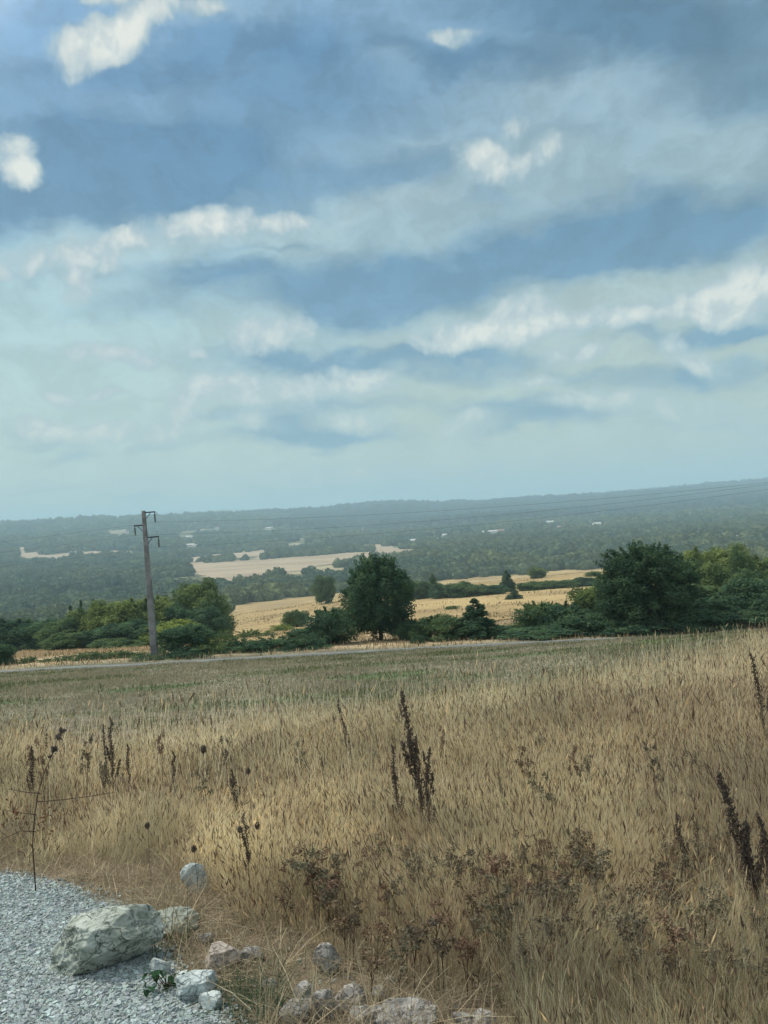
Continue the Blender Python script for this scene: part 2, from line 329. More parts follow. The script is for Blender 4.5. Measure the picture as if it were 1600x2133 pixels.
def H(x, y):
    x = np.asarray(x, float); y = np.asarray(y, float)
    r = np.hypot(x, y); Dp = np.maximum(np.maximum(y, .3*r), .5); u = np.clip(x/Dp, -.75, .75)
    fi = np.clip((np.log(Dp)-LG[0])/(LG[1]-LG[0]), 0, len(LG)-1.001); fj = (u-UG[0])/(UG[1]-UG[0]); fj = np.clip(fj, 0, len(UG)-1.001)
    i = fi.astype(int); j = fj.astype(int); a = fi-i; b = fj-j
    z = (TAB[i, j]*(1-a)+TAB[i+1, j]*a)*(1-b)+(TAB[i, j+1]*(1-a)+TAB[i+1, j+1]*a)*b
    bump = .05*(fbm(x/1.3, y/1.3, 3, 3)-.5)+.12*(fbm(x/6, y/6, 2, 8)-.5)*np.clip(Dp/12, 0, 1)
    sw = np.clip((Dp-90)/200, 0, 1)
    bump = bump*(1-sw)+sw*((fbm(x/90, y/90, 3, 5)-.5)*np.clip(Dp*.004, 0, 4))
    bump = bump+(fbm(x/500, y/800, 3, 9)-.5)*np.clip((Dp-1300)*.018, 0, 50)
    return CAMZ-z+bump
def hit(px, py):
    u, v = ray(px, py); Dd = np.exp(np.linspace(math.log(1.5), math.log(12000), 6000))
    f = (CAMZ-v*Dd)-H(u*Dd, Dd); i = np.argmax(f < 0)
    if f[i] >= 0: i = len(Dd)-1
    d = Dd[i]; return np.array([u*d, d, float(H(u*d, d))])
def inpoly(px, py, poly):
    px = np.asarray(px); py = np.asarray(py); ins = np.zeros(px.shape, bool); n = len(poly)
    for i in range(n):
        x1, y1 = poly[i]; x2, y2 = poly[(i+1) % n]
        if y1 == y2: continue
        c = ((y1 > py) != (y2 > py)) & (px < (x2-x1)*(py-y1)/(y2-y1)+x1); ins ^= c
    return ins
GRAVEL_PX = [(-900, 1760), (-120, 1800), (60, 1828), (150, 1852), (250, 1890), (330, 1950), (340, 1990), (390, 2040), (440, 2090), (480, 2140), (520, 2300), (500, 2900), (-900, 2900)]
GOLD_PX = [(395, 1342), (425, 1318), (440, 1290), (460, 1262), (520, 1255), (600, 1247), (720, 1234), (800, 1226), (880, 1216), (930, 1207), (1040, 1200), (1150, 1190), (1262, 1183), (1400, 1176), (1560, 1170), (1900, 1160), (1900, 1240), (1500, 1240), (1200, 1275), (1050, 1290), (900, 1312), (640, 1332)]
PALE_PX = [[(385, 1172), (440, 1172), (540, 1166), (640, 1159), (740, 1151), (835, 1145), (915, 1147), (850, 1159), (760, 1165), (680, 1177), (640, 1188), (560, 1198), (520, 1208), (475, 1217), (440, 1208), (400, 1195)],
           [(690, 1104), (750, 1101), (800, 1102), (795, 1107), (730, 1115), (700, 1113)], [(745, 1136), (790, 1134), (840, 1145), (780, 1149), (750, 1146)], [(380, 1163), (430, 1158), (520, 1150), (560, 1148), (560, 1156), (470, 1165), (400, 1172)],
           [(25, 1142), (75, 1138), (120, 1146), (180, 1150), (245, 1140), (250, 1150), (190, 1164), (120, 1172), (60, 1176), (35, 1160)], [(28, 1201), (70, 1200), (100, 1207), (60, 1214), (35, 1211)],
           [(568, 1096), (600, 1093), (604, 1099), (575, 1101)], [(630, 1191), (672, 1189), (676, 1195), (640, 1198)], [(-60, 1166), (12, 1168), (20, 1178), (-60, 1180)], [(1150, 1098), (1190, 1096), (1190, 1102), (1160, 1103)], [(1510, 1110), (1600, 1106), (1620, 1116), (1520, 1119)], [(530, 1148), (555, 1146), (552, 1164), (532, 1166)]]
# the sheet: fine angular steps ahead, coarse behind
ang = np.unique(np.concatenate([np.linspace(-42, 42, 421), np.linspace(42, 318, 93)])); ang = ang[:-1] if abs(ang[-1]-ang[0]-360) < 1e-6 else ang
rad = np.concatenate([[.25], np.exp(np.linspace(math.log(.6), math.log(16000), 720))])
A, RR = np.meshgrid(np.radians(ang), rad); X = RR*np.sin(A); Y = RR*np.cos(A)
Z = H(X, Y); na = len(ang); nr = len(rad)
i = np.arange(nr-1)[:, None]*na; j = np.arange(na)[None, :]; j2 = (j+1) % na
F = np.stack([i+j, i+j2, i+na+j2, i+na+j], -1).reshape(-1, 4)
V = np.stack([X, Y, Z], -1).reshape(-1, 3)
V = np.concatenate([V, [[0, 0, float(H(0, 0))]]]); cen = len(V)-1
# zone colours (what grows or lies there)
x, y = V[:, 0], V[:, 1]; D_ = np.maximum(y, .3*np.hypot(x, y))
soil = np.array([.20, .165, .12]); mown = np.array([.18, .17, .12]); dry = np.array([.40, .31, .19]); wood = np.array([.10, .11, .055])
def lerp(a, b, t): return a*(1-t[:, None])+b*t[:, None]
C = np.tile(soil, (len(V), 1)); C = lerp(C, mown, np.clip((D_-16)/6, 0, 1)); C = lerp(C, dry, np.clip((D_-57)/3, 0, 1)*np.where(x > 8, .25, .8))
C = lerp(C, dry, np.clip((D_-80)/40, 0, 1)); C = lerp(C, wood, np.clip((D_-430)/80, 0, 1))
glade = np.clip((fbm(x/45, y/90, 3, 91)-.50)*8, 0, 1)*np.clip((D_-600)/200, 0, 1)*np.where(x/np.maximum(D_, 1) < -.02, 1, .35)*np.clip((4200-D_)/600, 0, 1)
C = lerp(C, np.array([.36, .30, .19]), glade*.8)
gp = np.clip((fbm(x/5, y/2.2, 4, 21)-.52)*9, 0, 1)*np.clip((D_-18)/8, 0, 1)*np.clip((57-D_)/3, 0, 1)
C = lerp(C, np.array([.085, .13, .06]), gp*.85)
me = mesh('ground', V, F, C, True); ground = obj('ground', me, M_GROUND, kind='structure', label='sloping field ground falling from the roadside to the wooded valley and up to the far ridge')
def drape(name, wpoly, step, lift, mat_, label):
    P = np.array(wpoly)[:, :2]; pts = []
    for a, b in zip(P, np.roll(P, -1, 0)):
        L = np.linalg.norm(b-a); n = max(1, int(L/step)); t = np.arange(n)/n
        pts.append(a+(b-a)*t[:, None])
    E = np.concatenate(pts); nE = len(E)
    E = E+((np.stack([vnoise(E[:, 0]/step/1.7, E[:, 1]/step/1.7, 4), vnoise(E[:, 0]/step/1.7, E[:, 1]/step/1.7, 5)], 1))-.5)*step*2.2
    lo, hi_ = E.min(0), E.max(0); gx, gy = np.meshgrid(np.arange(lo[0], hi_[0], step), np.arange(lo[1], hi_[1], step))
    G = np.stack([gx.ravel(), gy.ravel()], 1); G = G[inpoly(G[:, 0], G[:, 1], E)]
    allp = [Vector(p_) for p_ in np.concatenate([E, G])]
    vo, _, fo_, *_r = delaunay_2d_cdt(allp, [(k_, (k_+1) % nE) for k_ in range(nE)], [], 1, 1e-4)
    vo = np.array([tuple(q) for q in vo]); z = H(vo[:, 0], vo[:, 1])+lift
    me = bpy.data.meshes.new(name); me.from_pydata([(*q, zz) for q, zz in zip(vo.tolist(), z.tolist())], [], [tuple(f) for f in fo_])
    me.polygons.foreach_set('use_smooth', [True]*len(me.polygons))
    return obj(name, me, mat_, kind='structure', label=label)
gw = [hit(*p_) for p_ in GRAVEL_PX if p_[1] < 2500]
gw = [hit(-500, 1765), hit(-120, 1800)]+[hit(*p_) for p_ in GRAVEL_PX[2:12]]+[np.array([-.2, 1.5, 0]), np.array([-6, 1.5, 0])]
GRAVEL_W = [tuple(q[:2]) for q in gw]
drape('gravel_path', GRAVEL_W, .07, .006, M_GRAV, 'pale crushed limestone gravel in the lower left corner')
gold = [hit(*p_) for p_ in GOLD_PX]
GOLD_W = [tuple(q[:2]) for q in gold]
drape('field', GOLD_W, 5, .15, M_STUB, 'sunlit golden dry field behind the near trees')
PALE_W = []
pl_lab = ['large pale harvested field in the middle of the valley', 'small pale field high below the ridge', 'pale field corner right of the valley clearing', 'narrow pale field above the large one', 'patchy pale clearing on the left hillside', 'small pale clearing low on the left hillside',
          'tiny pale clearing under the ridge', 'small pale strip below the large valley field', 'pale clearing at the left picture edge', 'small pale clearing at the foot of the dark hill', 'pale clearing at the right picture edge', 'pale track running down to the large valley field']
for q, lab in zip(PALE_PX, pl_lab):
    w = [hit(*p_) for p_ in q]; PALE_W.append([tuple(e[:2]) for e in w]); drape('field', w, max(8, w[0][1]*.008), .8, M_STUB2, lab)
# road: a real strip across the slope, a few metres wide
xs = np.linspace(-75, 60, 200); ctr = 54.6+.8*np.sin(xs/30)+.0*xs
V = []; off = [-.85, -.75, 0, .75, .85]
for a in range(len(xs)):
    for o_ in off:
        yy = ctr[a]+o_; zz = float(H(xs[a], ctr[a]+o_))+(.07 if abs(o_) < .8 else -.1); V.append((xs[a], yy, zz))
F = [(a*5+b, (a+1)*5+b, (a+1)*5+b+1, a*5+b+1) for a in range(len(xs)-1) for b in range(4)]
obj('road', mesh('road', V, F, None, True), M_ROAD, kind='structure', label='narrow pale road crossing below the mown slope')
# a far range, much paler, beyond the left ridge
xs = np.linspace(-9000, 9000, 181); V = []; hh = 150+215*np.exp(-((xs+3300)/1900)**2)*1.0+120*(fbm(xs/1500, xs*0, 4, 31)-.5)
for a, xx in enumerate(xs):
    for (dy, kf) in ((-2500, 0), (-1500, .3), (-600, .75), (0, 1), (1200, .55), (2600, 0)):
        V.append((xx, 12800+dy+300*math.sin(xx/900), -70+kf*hh[a]+(0 if kf in (0,) else 30*(float(vnoise(xx/300, dy/300, 3))-.5))))
F = [(a*6+b, (a+1)*6+b, (a+1)*6+b+1, a*6+b+1) for a in range(180) for b in range(5)]
obj('hills', mesh('hills', V, F, None, True), simple('far_woods', (.05, .07, .05), (.08, .09, .06), .004, 1, 0), kind='structure', label='faint blue range far beyond the left end of the ridge')
# ------------------------------------------------------------------ haze
bm = bpy.data.meshes.new('haze')
hx, hy0, hy1, hz0, hz1 = 15900, -15900, 15900, -260., 400.
bm.from_pydata([(sx_*hx, yy, zz) for zz in (hz0, hz1) for yy in (hy0, hy1) for sx_ in (-1, 1)], [], [(0, 2, 3, 1), (4, 5, 7, 6), (0, 1, 5, 4), (2, 6, 7, 3), (0, 4, 6, 2), (1, 3, 7, 5)])
m = bpy.data.materials.new('haze'); m.use_nodes = True; m.node_tree.nodes.clear(); N = NT(m.node_tree); out = N.n('ShaderNodeOutputMaterial')
pv = N.n('ShaderNodeVolumePrincipled'); pv.inputs['Color'].default_value = (.56, .81, .94, 1); pv.inputs['Density'].default_value = 2.1e-4; pv.inputs['Anisotropy'].default_value = 0.0
m.node_tree.links.new(pv.outputs[0], out.inputs['Volume'])
obj('haze', bm, m, kind='stuff', label='thin bluish air haze over the valley', cat='haze')
#@@PART2
# ------------------------------------------------------------------ foliage builders
def leaf_quads(P, Nrm, size, r, aspect=1.5):
    n = len(P); Nrm = Nrm+r.normal(0, .55, (n, 3)); Nrm /= np.linalg.norm(Nrm, axis=1, keepdims=True)+1e-9
    t = np.cross(Nrm, r.normal(0, 1, (n, 3))); t /= np.linalg.norm(t, axis=1, keepdims=True)+1e-9; b = np.cross(Nrm, t)
    s = (size*r.uniform(.6, 1.4, n))[:, None]
    V = np.stack([P-t*s*aspect*.5, P+b*s*.36, P+t*s*aspect*.5, P-b*s*.36], 1)
    return V.reshape(-1, 3), np.arange(n*4).reshape(-1, 4)
def crown(seed, Hc, Rc, z0, n, size, shape='round', clumps=60, dark=(.045, .075, .042), lite=(.095, .135, .058), spread=.30, shoots=0):
    """leaf clumps through a crown's volume; Hc crown height, Rc radius, z0 the crown's lowest leaves"""
    r = np.random.default_rng(seed)
    c = r.normal(0, 1, (clumps, 3)); c /= np.linalg.norm(c, axis=1, keepdims=True); c *= (r.uniform(.25, 1, clumps)**.55)[:, None]
    if shape == 'cone':
        h = r.uniform(0, 1, clumps)**1.25; th = r.uniform(0, 6.283, clumps); q = np.sqrt(r.uniform(.1, 1, clumps))*(1-h)**.8
        c = np.stack([q*np.cos(th), q*np.sin(th), h*2-1], 1)
    if shape == 'dome':
        c[:, 2] = np.abs(c[:, 2])*1.9-1+.05
    if shape == 'upright':
        tt = (c[:, 2]+1)/2; c[:, :2] *= (.62+.55*np.sin(np.pi*np.clip(tt*.85+.1, 0, 1)))[:, None]
    rad = r.uniform(.55, 1.25, clumps)*spread
    if shape == 'cone': rad *= .35+.65*(1-(c[:, 2]+1)/2)
    w = rad**2; ci = r.choice(clumps, n, p=w/w.sum())
    d = r.normal(0, 1, (n, 3)); d /= np.linalg.norm(d, axis=1, keepdims=True); d[:, 2] = np.where(d[:, 2] < -.75, -d[:, 2], d[:, 2])
    p = c[ci]+d*(rad[ci]*r.uniform(.45, 1.1, n))[:, None]
    if shoots:
        m_ = r.uniform(0, 1, n) < .16; si = r.integers(0, shoots, n); sb = r.normal(0, 1, (shoots, 3)); sb[:, 2] = np.abs(sb[:, 2])+.5; sb /= np.linalg.norm(sb, axis=1, keepdims=True)
        L = r.uniform(.9, 1.28, shoots); tt = r.uniform(.7, 1, n); sp = sb[si]*(L[si]*tt)[:, None]+r.normal(0, .025, (n, 3)); p[m_] = sp[m_]
    P = np.stack([p[:, 0]*Rc, p[:, 1]*Rc, z0+(p[:, 2]+1)*.5*Hc], 1)
    P[:, 2] = np.maximum(P[:, 2], .03)
    V, F = leaf_quads(P, d, size, r)
    tone = r.uniform(-.25, 1.25, clumps)[ci]*.75+r.uniform(0, 1, n)*.25
    C = np.array(dark)*(1-tone[:, None])+np.array(lite)*tone[:, None]
    return V, F, np.repeat(C, 4, 0)
def trunk(seed, h, r0, limbs, spread, z0=.3):
    r = random.Random(seed); paths = []
    n = 7; ax = [(0, 0, -.15)]
    for i in range(1, n): ax.append((ax[-1][0]+r.uniform(-.05, .05)*h*.3, ax[-1][1]+r.uniform(-.05, .05)*h*.3, h*i/(n-1)))
    paths.append((ax, [r0*(1.25 if i == 0 else 1-.75*i/(n-1)) for i in range(n)]))
    for k_ in range(limbs):
        t = r.uniform(z0, .85); i = min(n-2, int(t*(n-1))); b = Vector(ax[i]); a = k_*2.4+r.uniform(-.4, .4); L = spread*r.uniform(.5, 1)*(1.1-t*.6)
        pts = [tuple(b+Vector((math.cos(a)*L*s, math.sin(a)*L*s, L*(s*.75+.15*s*s)))+Vector((r.uniform(-.05, .05)*L, r.uniform(-.05, .05)*L, 0))*s) for s in (0, .35, .7, 1)]
        paths.append((pts, [r0*.45*(1-t*.5), r0*.32*(1-t*.5), r0*.2*(1-t*.5), r0*.06]))
    return tubes(paths, 6)
PROTO = {}
def proto(key, Hh, Rr, z0, n, size, shape, clumps, tr, **kw):
    V, F, C = crown(hash_(key), Hh-z0, Rr, z0, n, size, shape, clumps, **kw)
    TV, TF = trunk(hash_(key)+1, tr[0], tr[1], tr[2], tr[3])
    cm = mesh('crown', V, F, C); cm.materials.append(M_LEAF); tm = mesh('trunk', TV, TF, None, True); tm.materials.append(M_BARK)
    zz = V[:, 2]; top = np.quantile(zz, .995); wd = np.quantile(np.abs(V[:, 0]), .985)*2
    PROTO[key] = (cm, tm, top, wd)
def hash_(s): return sum(ord(c)*(i+3) for i, c in enumerate(s))
proto('round', 7.0, 3.6, .3, 60000, .15, 'round', 260, (4.8, .20, 9, 2.6), spread=.20, shoots=120)
proto('upright', 7.0, 2.5, .2, 52000, .13, 'upright', 260, (6.2, .16, 12, 2.2), spread=.20, shoots=110)
proto('oval', 6.0, 2.6, .3, 22000, .19, 'round', 90, (4, .13, 7, 1.6), spread=.34)
proto('oval_b', 6.0, 2.9, .3, 22000, .19, 'dome', 80, (4, .13, 7, 1.6), spread=.36, shoots=16)
proto('conifer', 5.0, 1.5, .1, 12000, .15, 'cone', 120, (4.6, .08, 12, .9), spread=.26)
proto('bush', 2.4, 1.9, .0, 14000, .12, 'dome', 60, (1.2, .04, 8, .9), spread=.34, shoots=14)
proto('bush_b', 2.6, 1.7, .0, 14000, .12, 'round', 56, (1.5, .04, 8, .9), spread=.38, shoots=24)
proto('low', 1.2, 2.0, .0, 6500, .10, 'dome', 36, (.5, .03, 6, .7), spread=.30, shoots=20)
DK = (1.2, 1.4, 1.65); MD = (1.6, 1.65, 1.6); LT = (2.5, 2.2, 1.7); YG = (2.9, 2.5, 1.5); OL = (2.1, 1.95, 1.65)
def tree(name, key, px, Dd, top, wpx, tint, label, cat='tree', group=None, basepy=None, seed=0):
    u, v = ray(px, basepy or top+60); x = u*Dd; z = float(H(x, Dd)); ut, vt = ray(px, top); ztop = CAMZ-vt*Dd
    h = ztop-z; w = wpx*Dd/FPX*1.15; cm, tm, t0, w0 = PROTO[key]
    if h < .3: print('LOW', label, h)
    r = random.Random(hash_(label))
    e = empty(name, (x, Dd, z-.02), r.uniform(0, 6.28), label=label, cat=cat, group=group)
    e.scale = (w/w0, w/w0, h/t0)
    obj('trunk' if cat == 'tree' else 'stems', tm, parent=e); obj('crown' if cat == 'tree' else 'foliage', cm, parent=e, color=tint)
    return e
T = tree
GN_ = 'shrubs along the road hedge'; GF = 'trees and bushes on the golden field'; GL = 'trees of the left roadside grove'; GR = 'trees of the right roadside thicket'
# the two big trees and the thicket behind the road
T('deciduous_tree', 'upright', 787, 66, 1162, 116, DK, 'tall dark fuzzy upright tree standing alone in front of the golden field')
T('deciduous_tree', 'round', 1345, 61, 1138, 162, (1.0, 1.15, 1.3), 'big dark round tree, widest crown of all, right of the golden field')
T('bush', 'bush_b', 690, 64, 1268, 90, DK, 'dark twiggy bush touching the left side of the tall upright tree', 'bush', GN_)
T('bush', 'bush', 645, 62.5, 1308, 80, DK, 'small dark bush at the left foot of the tall upright tree', 'bush', GN_)
T('bush', 'bush_b', 850, 65, 1290, 60, DK, 'dark small bush at the right foot of the tall upright tree', 'bush', GN_)
T('bush', 'bush', 912, 63, 1283, 90, MD, 'rounded green bush between the tall upright tree and the dark pointed bush', 'bush', GN_)
T('conifer', 'conifer', 992, 62.5, 1248, 92, DK, 'dark pointed bushy conifer in the middle of the road hedge', 'tree')
T('bush', 'low', 872, 60.5, 1322, 26, DK, 'tiny dark bush by the road right of the tall upright tree', 'bush', GN_)
T('bush', 'bush', 1062, 63, 1307, 110, DK, 'low dark bush just right of the pointed conifer', 'bush', GN_)
T('bush', 'bush_b', 1125, 64, 1256, 90, MD, 'green spiky topped bush left of the dry branched bush', 'bush', GN_)
T('bush', 'bush_b', 1175, 63, 1258, 90, DK, 'dark spiky topped bush halfway between conifer and big round tree', 'bush', GN_)
T('bush', 'bush', 1125, 60, 1308, 130, DK, 'broad low dark bush at the verge below the spiky topped bushes', 'bush', GN_)
T('bush', 'oval', 1236, 68, 1222, 90, OL, 'lighter olive tree crown leaning on the left side of the big round tree', 'tree', GR)
T('bush', 'bush', 1220, 61, 1275, 110, DK, 'dark bush at the left foot of the big round tree', 'bush', GN_)
T('deciduous_tree', 'oval_b', 1462, 68, 1218, 130, MD, 'dark spreading tree touching the right side of the big round tree', 'tree', GR)
T('bush', 'bush', 1440, 60, 1268, 130, DK, 'dark bush at the right foot of the big round tree', 'bush', GN_)
T('bush', 'bush_b', 1510, 62, 1240, 100, DK, 'dark bush below the light green trees near the right edge', 'bush', GN_)
T('deciduous_tree', 'oval', 1575, 63, 1205, 120, DK, 'dark tree closing the thicket at the right picture edge', 'tree', GR)
T('bush', 'bush', 1545, 59.5, 1268, 130, DK, 'low dark bush in the bottom right corner of the thicket', 'bush', GN_)
T('bush', 'bush', 1640, 60, 1235, 140, DK, 'dark bush cut by the right picture edge', 'bush', GN_)
T('bush', 'low', 1320, 58.5, 1292, 130, DK, 'low dark brush under the big round tree crown', 'bush', GN_)
T('deciduous_tree', 'oval_b', 1440, 96, 1146, 80, LT, 'light green tree directly right of the big round crown', 'tree', GR)
T('deciduous_tree', 'oval', 1505, 100, 1142, 110, LT, 'light green rounded tree, highest of those behind the right thicket', 'tree', GR)
T('deciduous_tree', 'oval', 1545, 92, 1146, 50, MD, 'small darker green tree between two light green ones', 'tree', GR)
T('deciduous_tree', 'oval_b', 1590, 98, 1160, 110, LT, 'light green tree at the right picture edge', 'tree', GR)
T('deciduous_tree', 'oval', 1660, 98, 1150, 110, LT, 'light green tree cut by the right picture edge', 'tree', GR)
T('deciduous_tree', 'oval', 1475, 86, 1172, 90, OL, 'olive tree in front of the light green trees on the right', 'tree', GR)
T('bush', 'bush_b', 1560, 82, 1185, 90, MD, 'mid green bush under the light green trees on the right', 'bush', GR)
# hedge to the left
T('bush', 'bush', 392, 61.5, 1302, 105, DK, 'big dark bush hugging the foot of the concrete pole', 'bush', GN_)
T('bush', 'low', 318, 58.4, 1366, 90, DK, 'low dark bush in front of the concrete pole foot', 'bush', GN_)
T('bush', 'low', 395, 58.6, 1350, 95, DK, 'low dark bush beside the road right of the concrete pole', 'bush', GN_)
T('bush', 'low', 455, 61, 1326, 100, OL, 'low olive bush right of the pole bush', 'bush', GN_)
T('bush', 'low', 515, 60.5, 1334, 120, DK, 'long low dark bush in the middle of the left hedge', 'bush', GN_)
T('bush', 'low', 580, 61, 1326, 120, DK, 'low dark bush under the dry grassy rise', 'bush', GN_)
T('bush', 'low', 632, 60, 1326, 90, DK, 'low dark bush left of the tall upright tree bushes', 'bush', GN_)
T('bush', 'bush', 2, 61, 1343, 60, DK, 'dark bush cut by the left picture edge beside the road', 'bush', GN_)
for px_, tp, w_, lab in ((60, 1368, 34, 'tiny bush second from the left edge beside the road'), (100, 1372, 26, 'smallest bush beside the road on the left'), (135, 1366, 40, 'little bush below the left grove beside the road'),
                        (185, 1358, 60, 'small bush below the dark conifers beside the road'), (240, 1356, 60, 'small bush in the left roadside row left of the pole'), (285, 1358, 50, 'small bush nearest the pole on its left')):
    T('bush', 'low', px_, 61, tp, w_, MD, lab, 'bush', GN_)
# left grove
for a_ in (('oval_b', 25, 118, 1290, 110, DK, 'dark tree at the left picture edge of the grove'), ('oval', 85, 116, 1296, 90, DK, 'dark low tree second from the left of the grove'), ('oval', 135, 112, 1290, 80, MD, 'mid green tree left of the light green ones'),
           ('oval_b', 185, 114, 1268, 90, OL, 'olive green tree with ragged top in the left grove'), ('oval', 235, 112, 1254, 90, LT, 'light green tree in the middle of the left grove'), ('oval_b', 285, 110, 1248, 100, LT, 'light green tree just left of the pole'),
           ('oval', 215, 104, 1310, 90, DK, 'dark rounded tree low in the grove front'), ('oval', 268, 103, 1296, 90, DK, 'dark rounded tree left of the pole at mid height'), ('oval', 150, 103, 1318, 80, MD, 'low mid green tree in the front of the left grove'),
           ('oval_b', 340, 116, 1245, 80, LT, 'light green tree crown just right of the pole'), ('oval', 412, 122, 1214, 88, OL, 'tall olive green tree, highest of the left grove'), ('oval_b', 445, 118, 1248, 60, MD, 'green tree at the right end of the left grove'),
           ('oval', 372, 112, 1262, 60, DK, 'dark green tree between pole and tall olive tree'), ('oval', 420, 112, 1268, 80, DK, 'dark green tree under the tall olive tree'), ('oval_b', 365, 102, 1293, 100, YG, 'bright yellow green low tree right of the pole'),
           ('oval', 315, 106, 1300, 60, DK, 'dark tree seen directly behind the pole'), ('oval', -40, 116, 1290, 110, DK, 'dark tree cut by the left picture edge'), ('bush', 300, 100, 1330, 80, MD, 'small green tree in front of the grove left of the pole'), ('bush', 240, 99, 1330, 90, MD, 'small green bushy tree in front of the middle of the grove')):
    T('deciduous_tree', *a_[:1], *a_[1:6], a_[6], 'tree', GL)
for px_, tp, w_, lab in ((150, 1262, 30, 'dark conifer leftmost behind the left grove'), (172, 1252, 28, 'dark conifer second from left behind the grove'), (198, 1250, 30, 'dark conifer in the middle of the row behind the grove'), (222, 1256, 28, 'dark conifer right of the middle behind the grove'),
                        (366, 1232, 34, 'dark conifer right of the pole behind the grove'), (352, 1242, 26, 'slim dark conifer nearest the pole')):
    T('conifer', 'conifer', px_, 128, tp, w_, DK, lab, 'tree', 'dark conifers behind the left grove')
# trees on the golden field
for a_ in (('oval', 679, 300, 1200, 42, MD, 'lone small round tree on the golden field edge left of the tall upright tree'), ('bush_b', 618, 150, 1272, 46, MD, 'green bush on the golden field between grove and tall upright tree'), ('low', 590, 140, 1300, 50, YG, 'yellow green low bush on the golden field'),
           ('conifer', 905, 250, 1196, 30, MD, 'pointed tree right of the tall upright tree on the field'), ('oval', 872, 245, 1210, 60, MD, 'dark tree on the field right of the tall upright tree'), ('oval_b', 920, 235, 1215, 40, DK, 'small dark tree at the left of the field row'),
           ('oval', 960, 230, 1214, 60, MD, 'mid green rounded tree beginning the middle field row'), ('oval_b', 1000, 232, 1218, 60, MD, 'dark tree in the middle field row under the sharp conifer'), ('oval', 1035, 230, 1218, 50, DK, 'dark tree in the middle field row left of the sharp conifer'),
           ('conifer', 1058, 240, 1188, 34, DK, 'sharp topped conifer standing above the middle field row'), ('conifer', 1075, 190, 1228, 34, DK, 'dark small conifer in the gap of the field rows'), ('oval', 1121, 330, 1182, 34, OL, 'small olive tree on the upper edge of the golden field'),
           ('oval', 1105, 235, 1213, 50, MD, 'dark tree starting the right field row'), ('oval_b', 1145, 236, 1210, 56, MD, 'dark tree in the middle of the right field row'), ('oval', 1185, 236, 1208, 56, MD, 'mid green tree in the right field row'), ('oval_b', 1222, 238, 1202, 50, DK, 'dark tree ending the right field row by the olive crown'),
           ('bush', 1045, 150, 1270, 60, OL, 'olive bush on the lower golden field right of the pointed conifer'), ('bush', 905, 130, 1300, 40, OL, 'small olive bush at the lower field edge'), ('bush_b', 945, 160, 1262, 24, OL, 'thin small bush on the lower golden field'),
           ('bush', 1240, 300, 1190, 30, OL, 'small olive bush at the upper right end of the golden field'), ('bush', 785, 280, 1220, 60, MD, 'bush on the field seen behind the tall upright tree'), ('low', 520, 110, 1312, 50, OL, 'low bush on the lower golden field slope'),
           ('low', 560, 112, 1316, 40, MD, 'second low bush on the lower golden field slope'), ('low', 470, 108, 1312, 40, OL, 'low bush at the foot of the golden field beside the grove')):
    T('deciduous_tree' if a_[0] != 'conifer' else 'conifer', a_[0], *a_[1:6], a_[6], 'tree' if 'bush' not in a_[6] else 'bush', GF)

# ------------------------------------------------------------------ houses on the hills
HOUSES = []
def house(px, py, w, dpt, h, rz, label, tint=None):
    q = hit(px, py+3); w *= 1.3; h *= 1.5; HOUSES.append((q[0], q[1], w)); D0 = q[1]; s = 1.0
    e = empty('house', (q[0], q[1], float(H(q[0], q[1]))), rz, label=label, cat='house', group='small houses scattered on the far hillsides')
    z = 0.
    V = [(sx_*w/2, sy_*dpt/2, zz) for zz in (-1, h) for sx_, sy_ in ((-1, -1), (1, -1), (1, 1), (-1, 1))]+[(-w/2, 0, h+dpt*.32), (w/2, 0, h+dpt*.32)]
    me = bpy.data.meshes.new('wall'); me.from_pydata(V, [], [(0, 1, 5, 4), (1, 2, 6, 9, 5), (2, 3, 7, 6), (3, 0, 4, 8, 7)]); obj('wall', me, M_WALL, e)
    o_ = .5; V = []
    for sg in (-1, 1):
        for t_ in (.12, -.1):
            V += [(-w/2-o_, sg*(dpt/2+o_), h-.28+t_), (w/2+o_, sg*(dpt/2+o_), h-.28+t_), (w/2+o_, 0, h+dpt*.32+t_+.05), (-w/2-o_, 0, h+dpt*.32+t_+.05)]
    F = []
    for k_ in (0, 8):
        F += [(k_, k_+1, k_+2, k_+3), (k_+4, k_+5, k_+6, k_+7), (k_, k_+1, k_+5, k_+4), (k_, k_+3, k_+7, k_+4), (k_+1, k_+2, k_+6, k_+5)]
    me = bpy.data.meshes.new('roof'); me.from_pydata(V, [], F); obj('roof', me, M_ROOF if tint else M_WALL, e)
    for k_ in range(3):
        xx = -w/2+w*(k_+.5)/3; me = bpy.data.meshes.new('window'); V = [(xx+a_, -dpt/2-b_, c_) for b_ in (.0, .08) for a_, c_ in ((-.6, h*.35), (.6, h*.35), (.6, h*.75), (-.6, h*.75))]
        me.from_pydata(V, [], [(4, 5, 6, 7), (0, 1, 5, 4), (1, 2, 6, 5), (2, 3, 7, 6), (3, 0, 4, 7)]); obj('window', me, M_WIN, e)
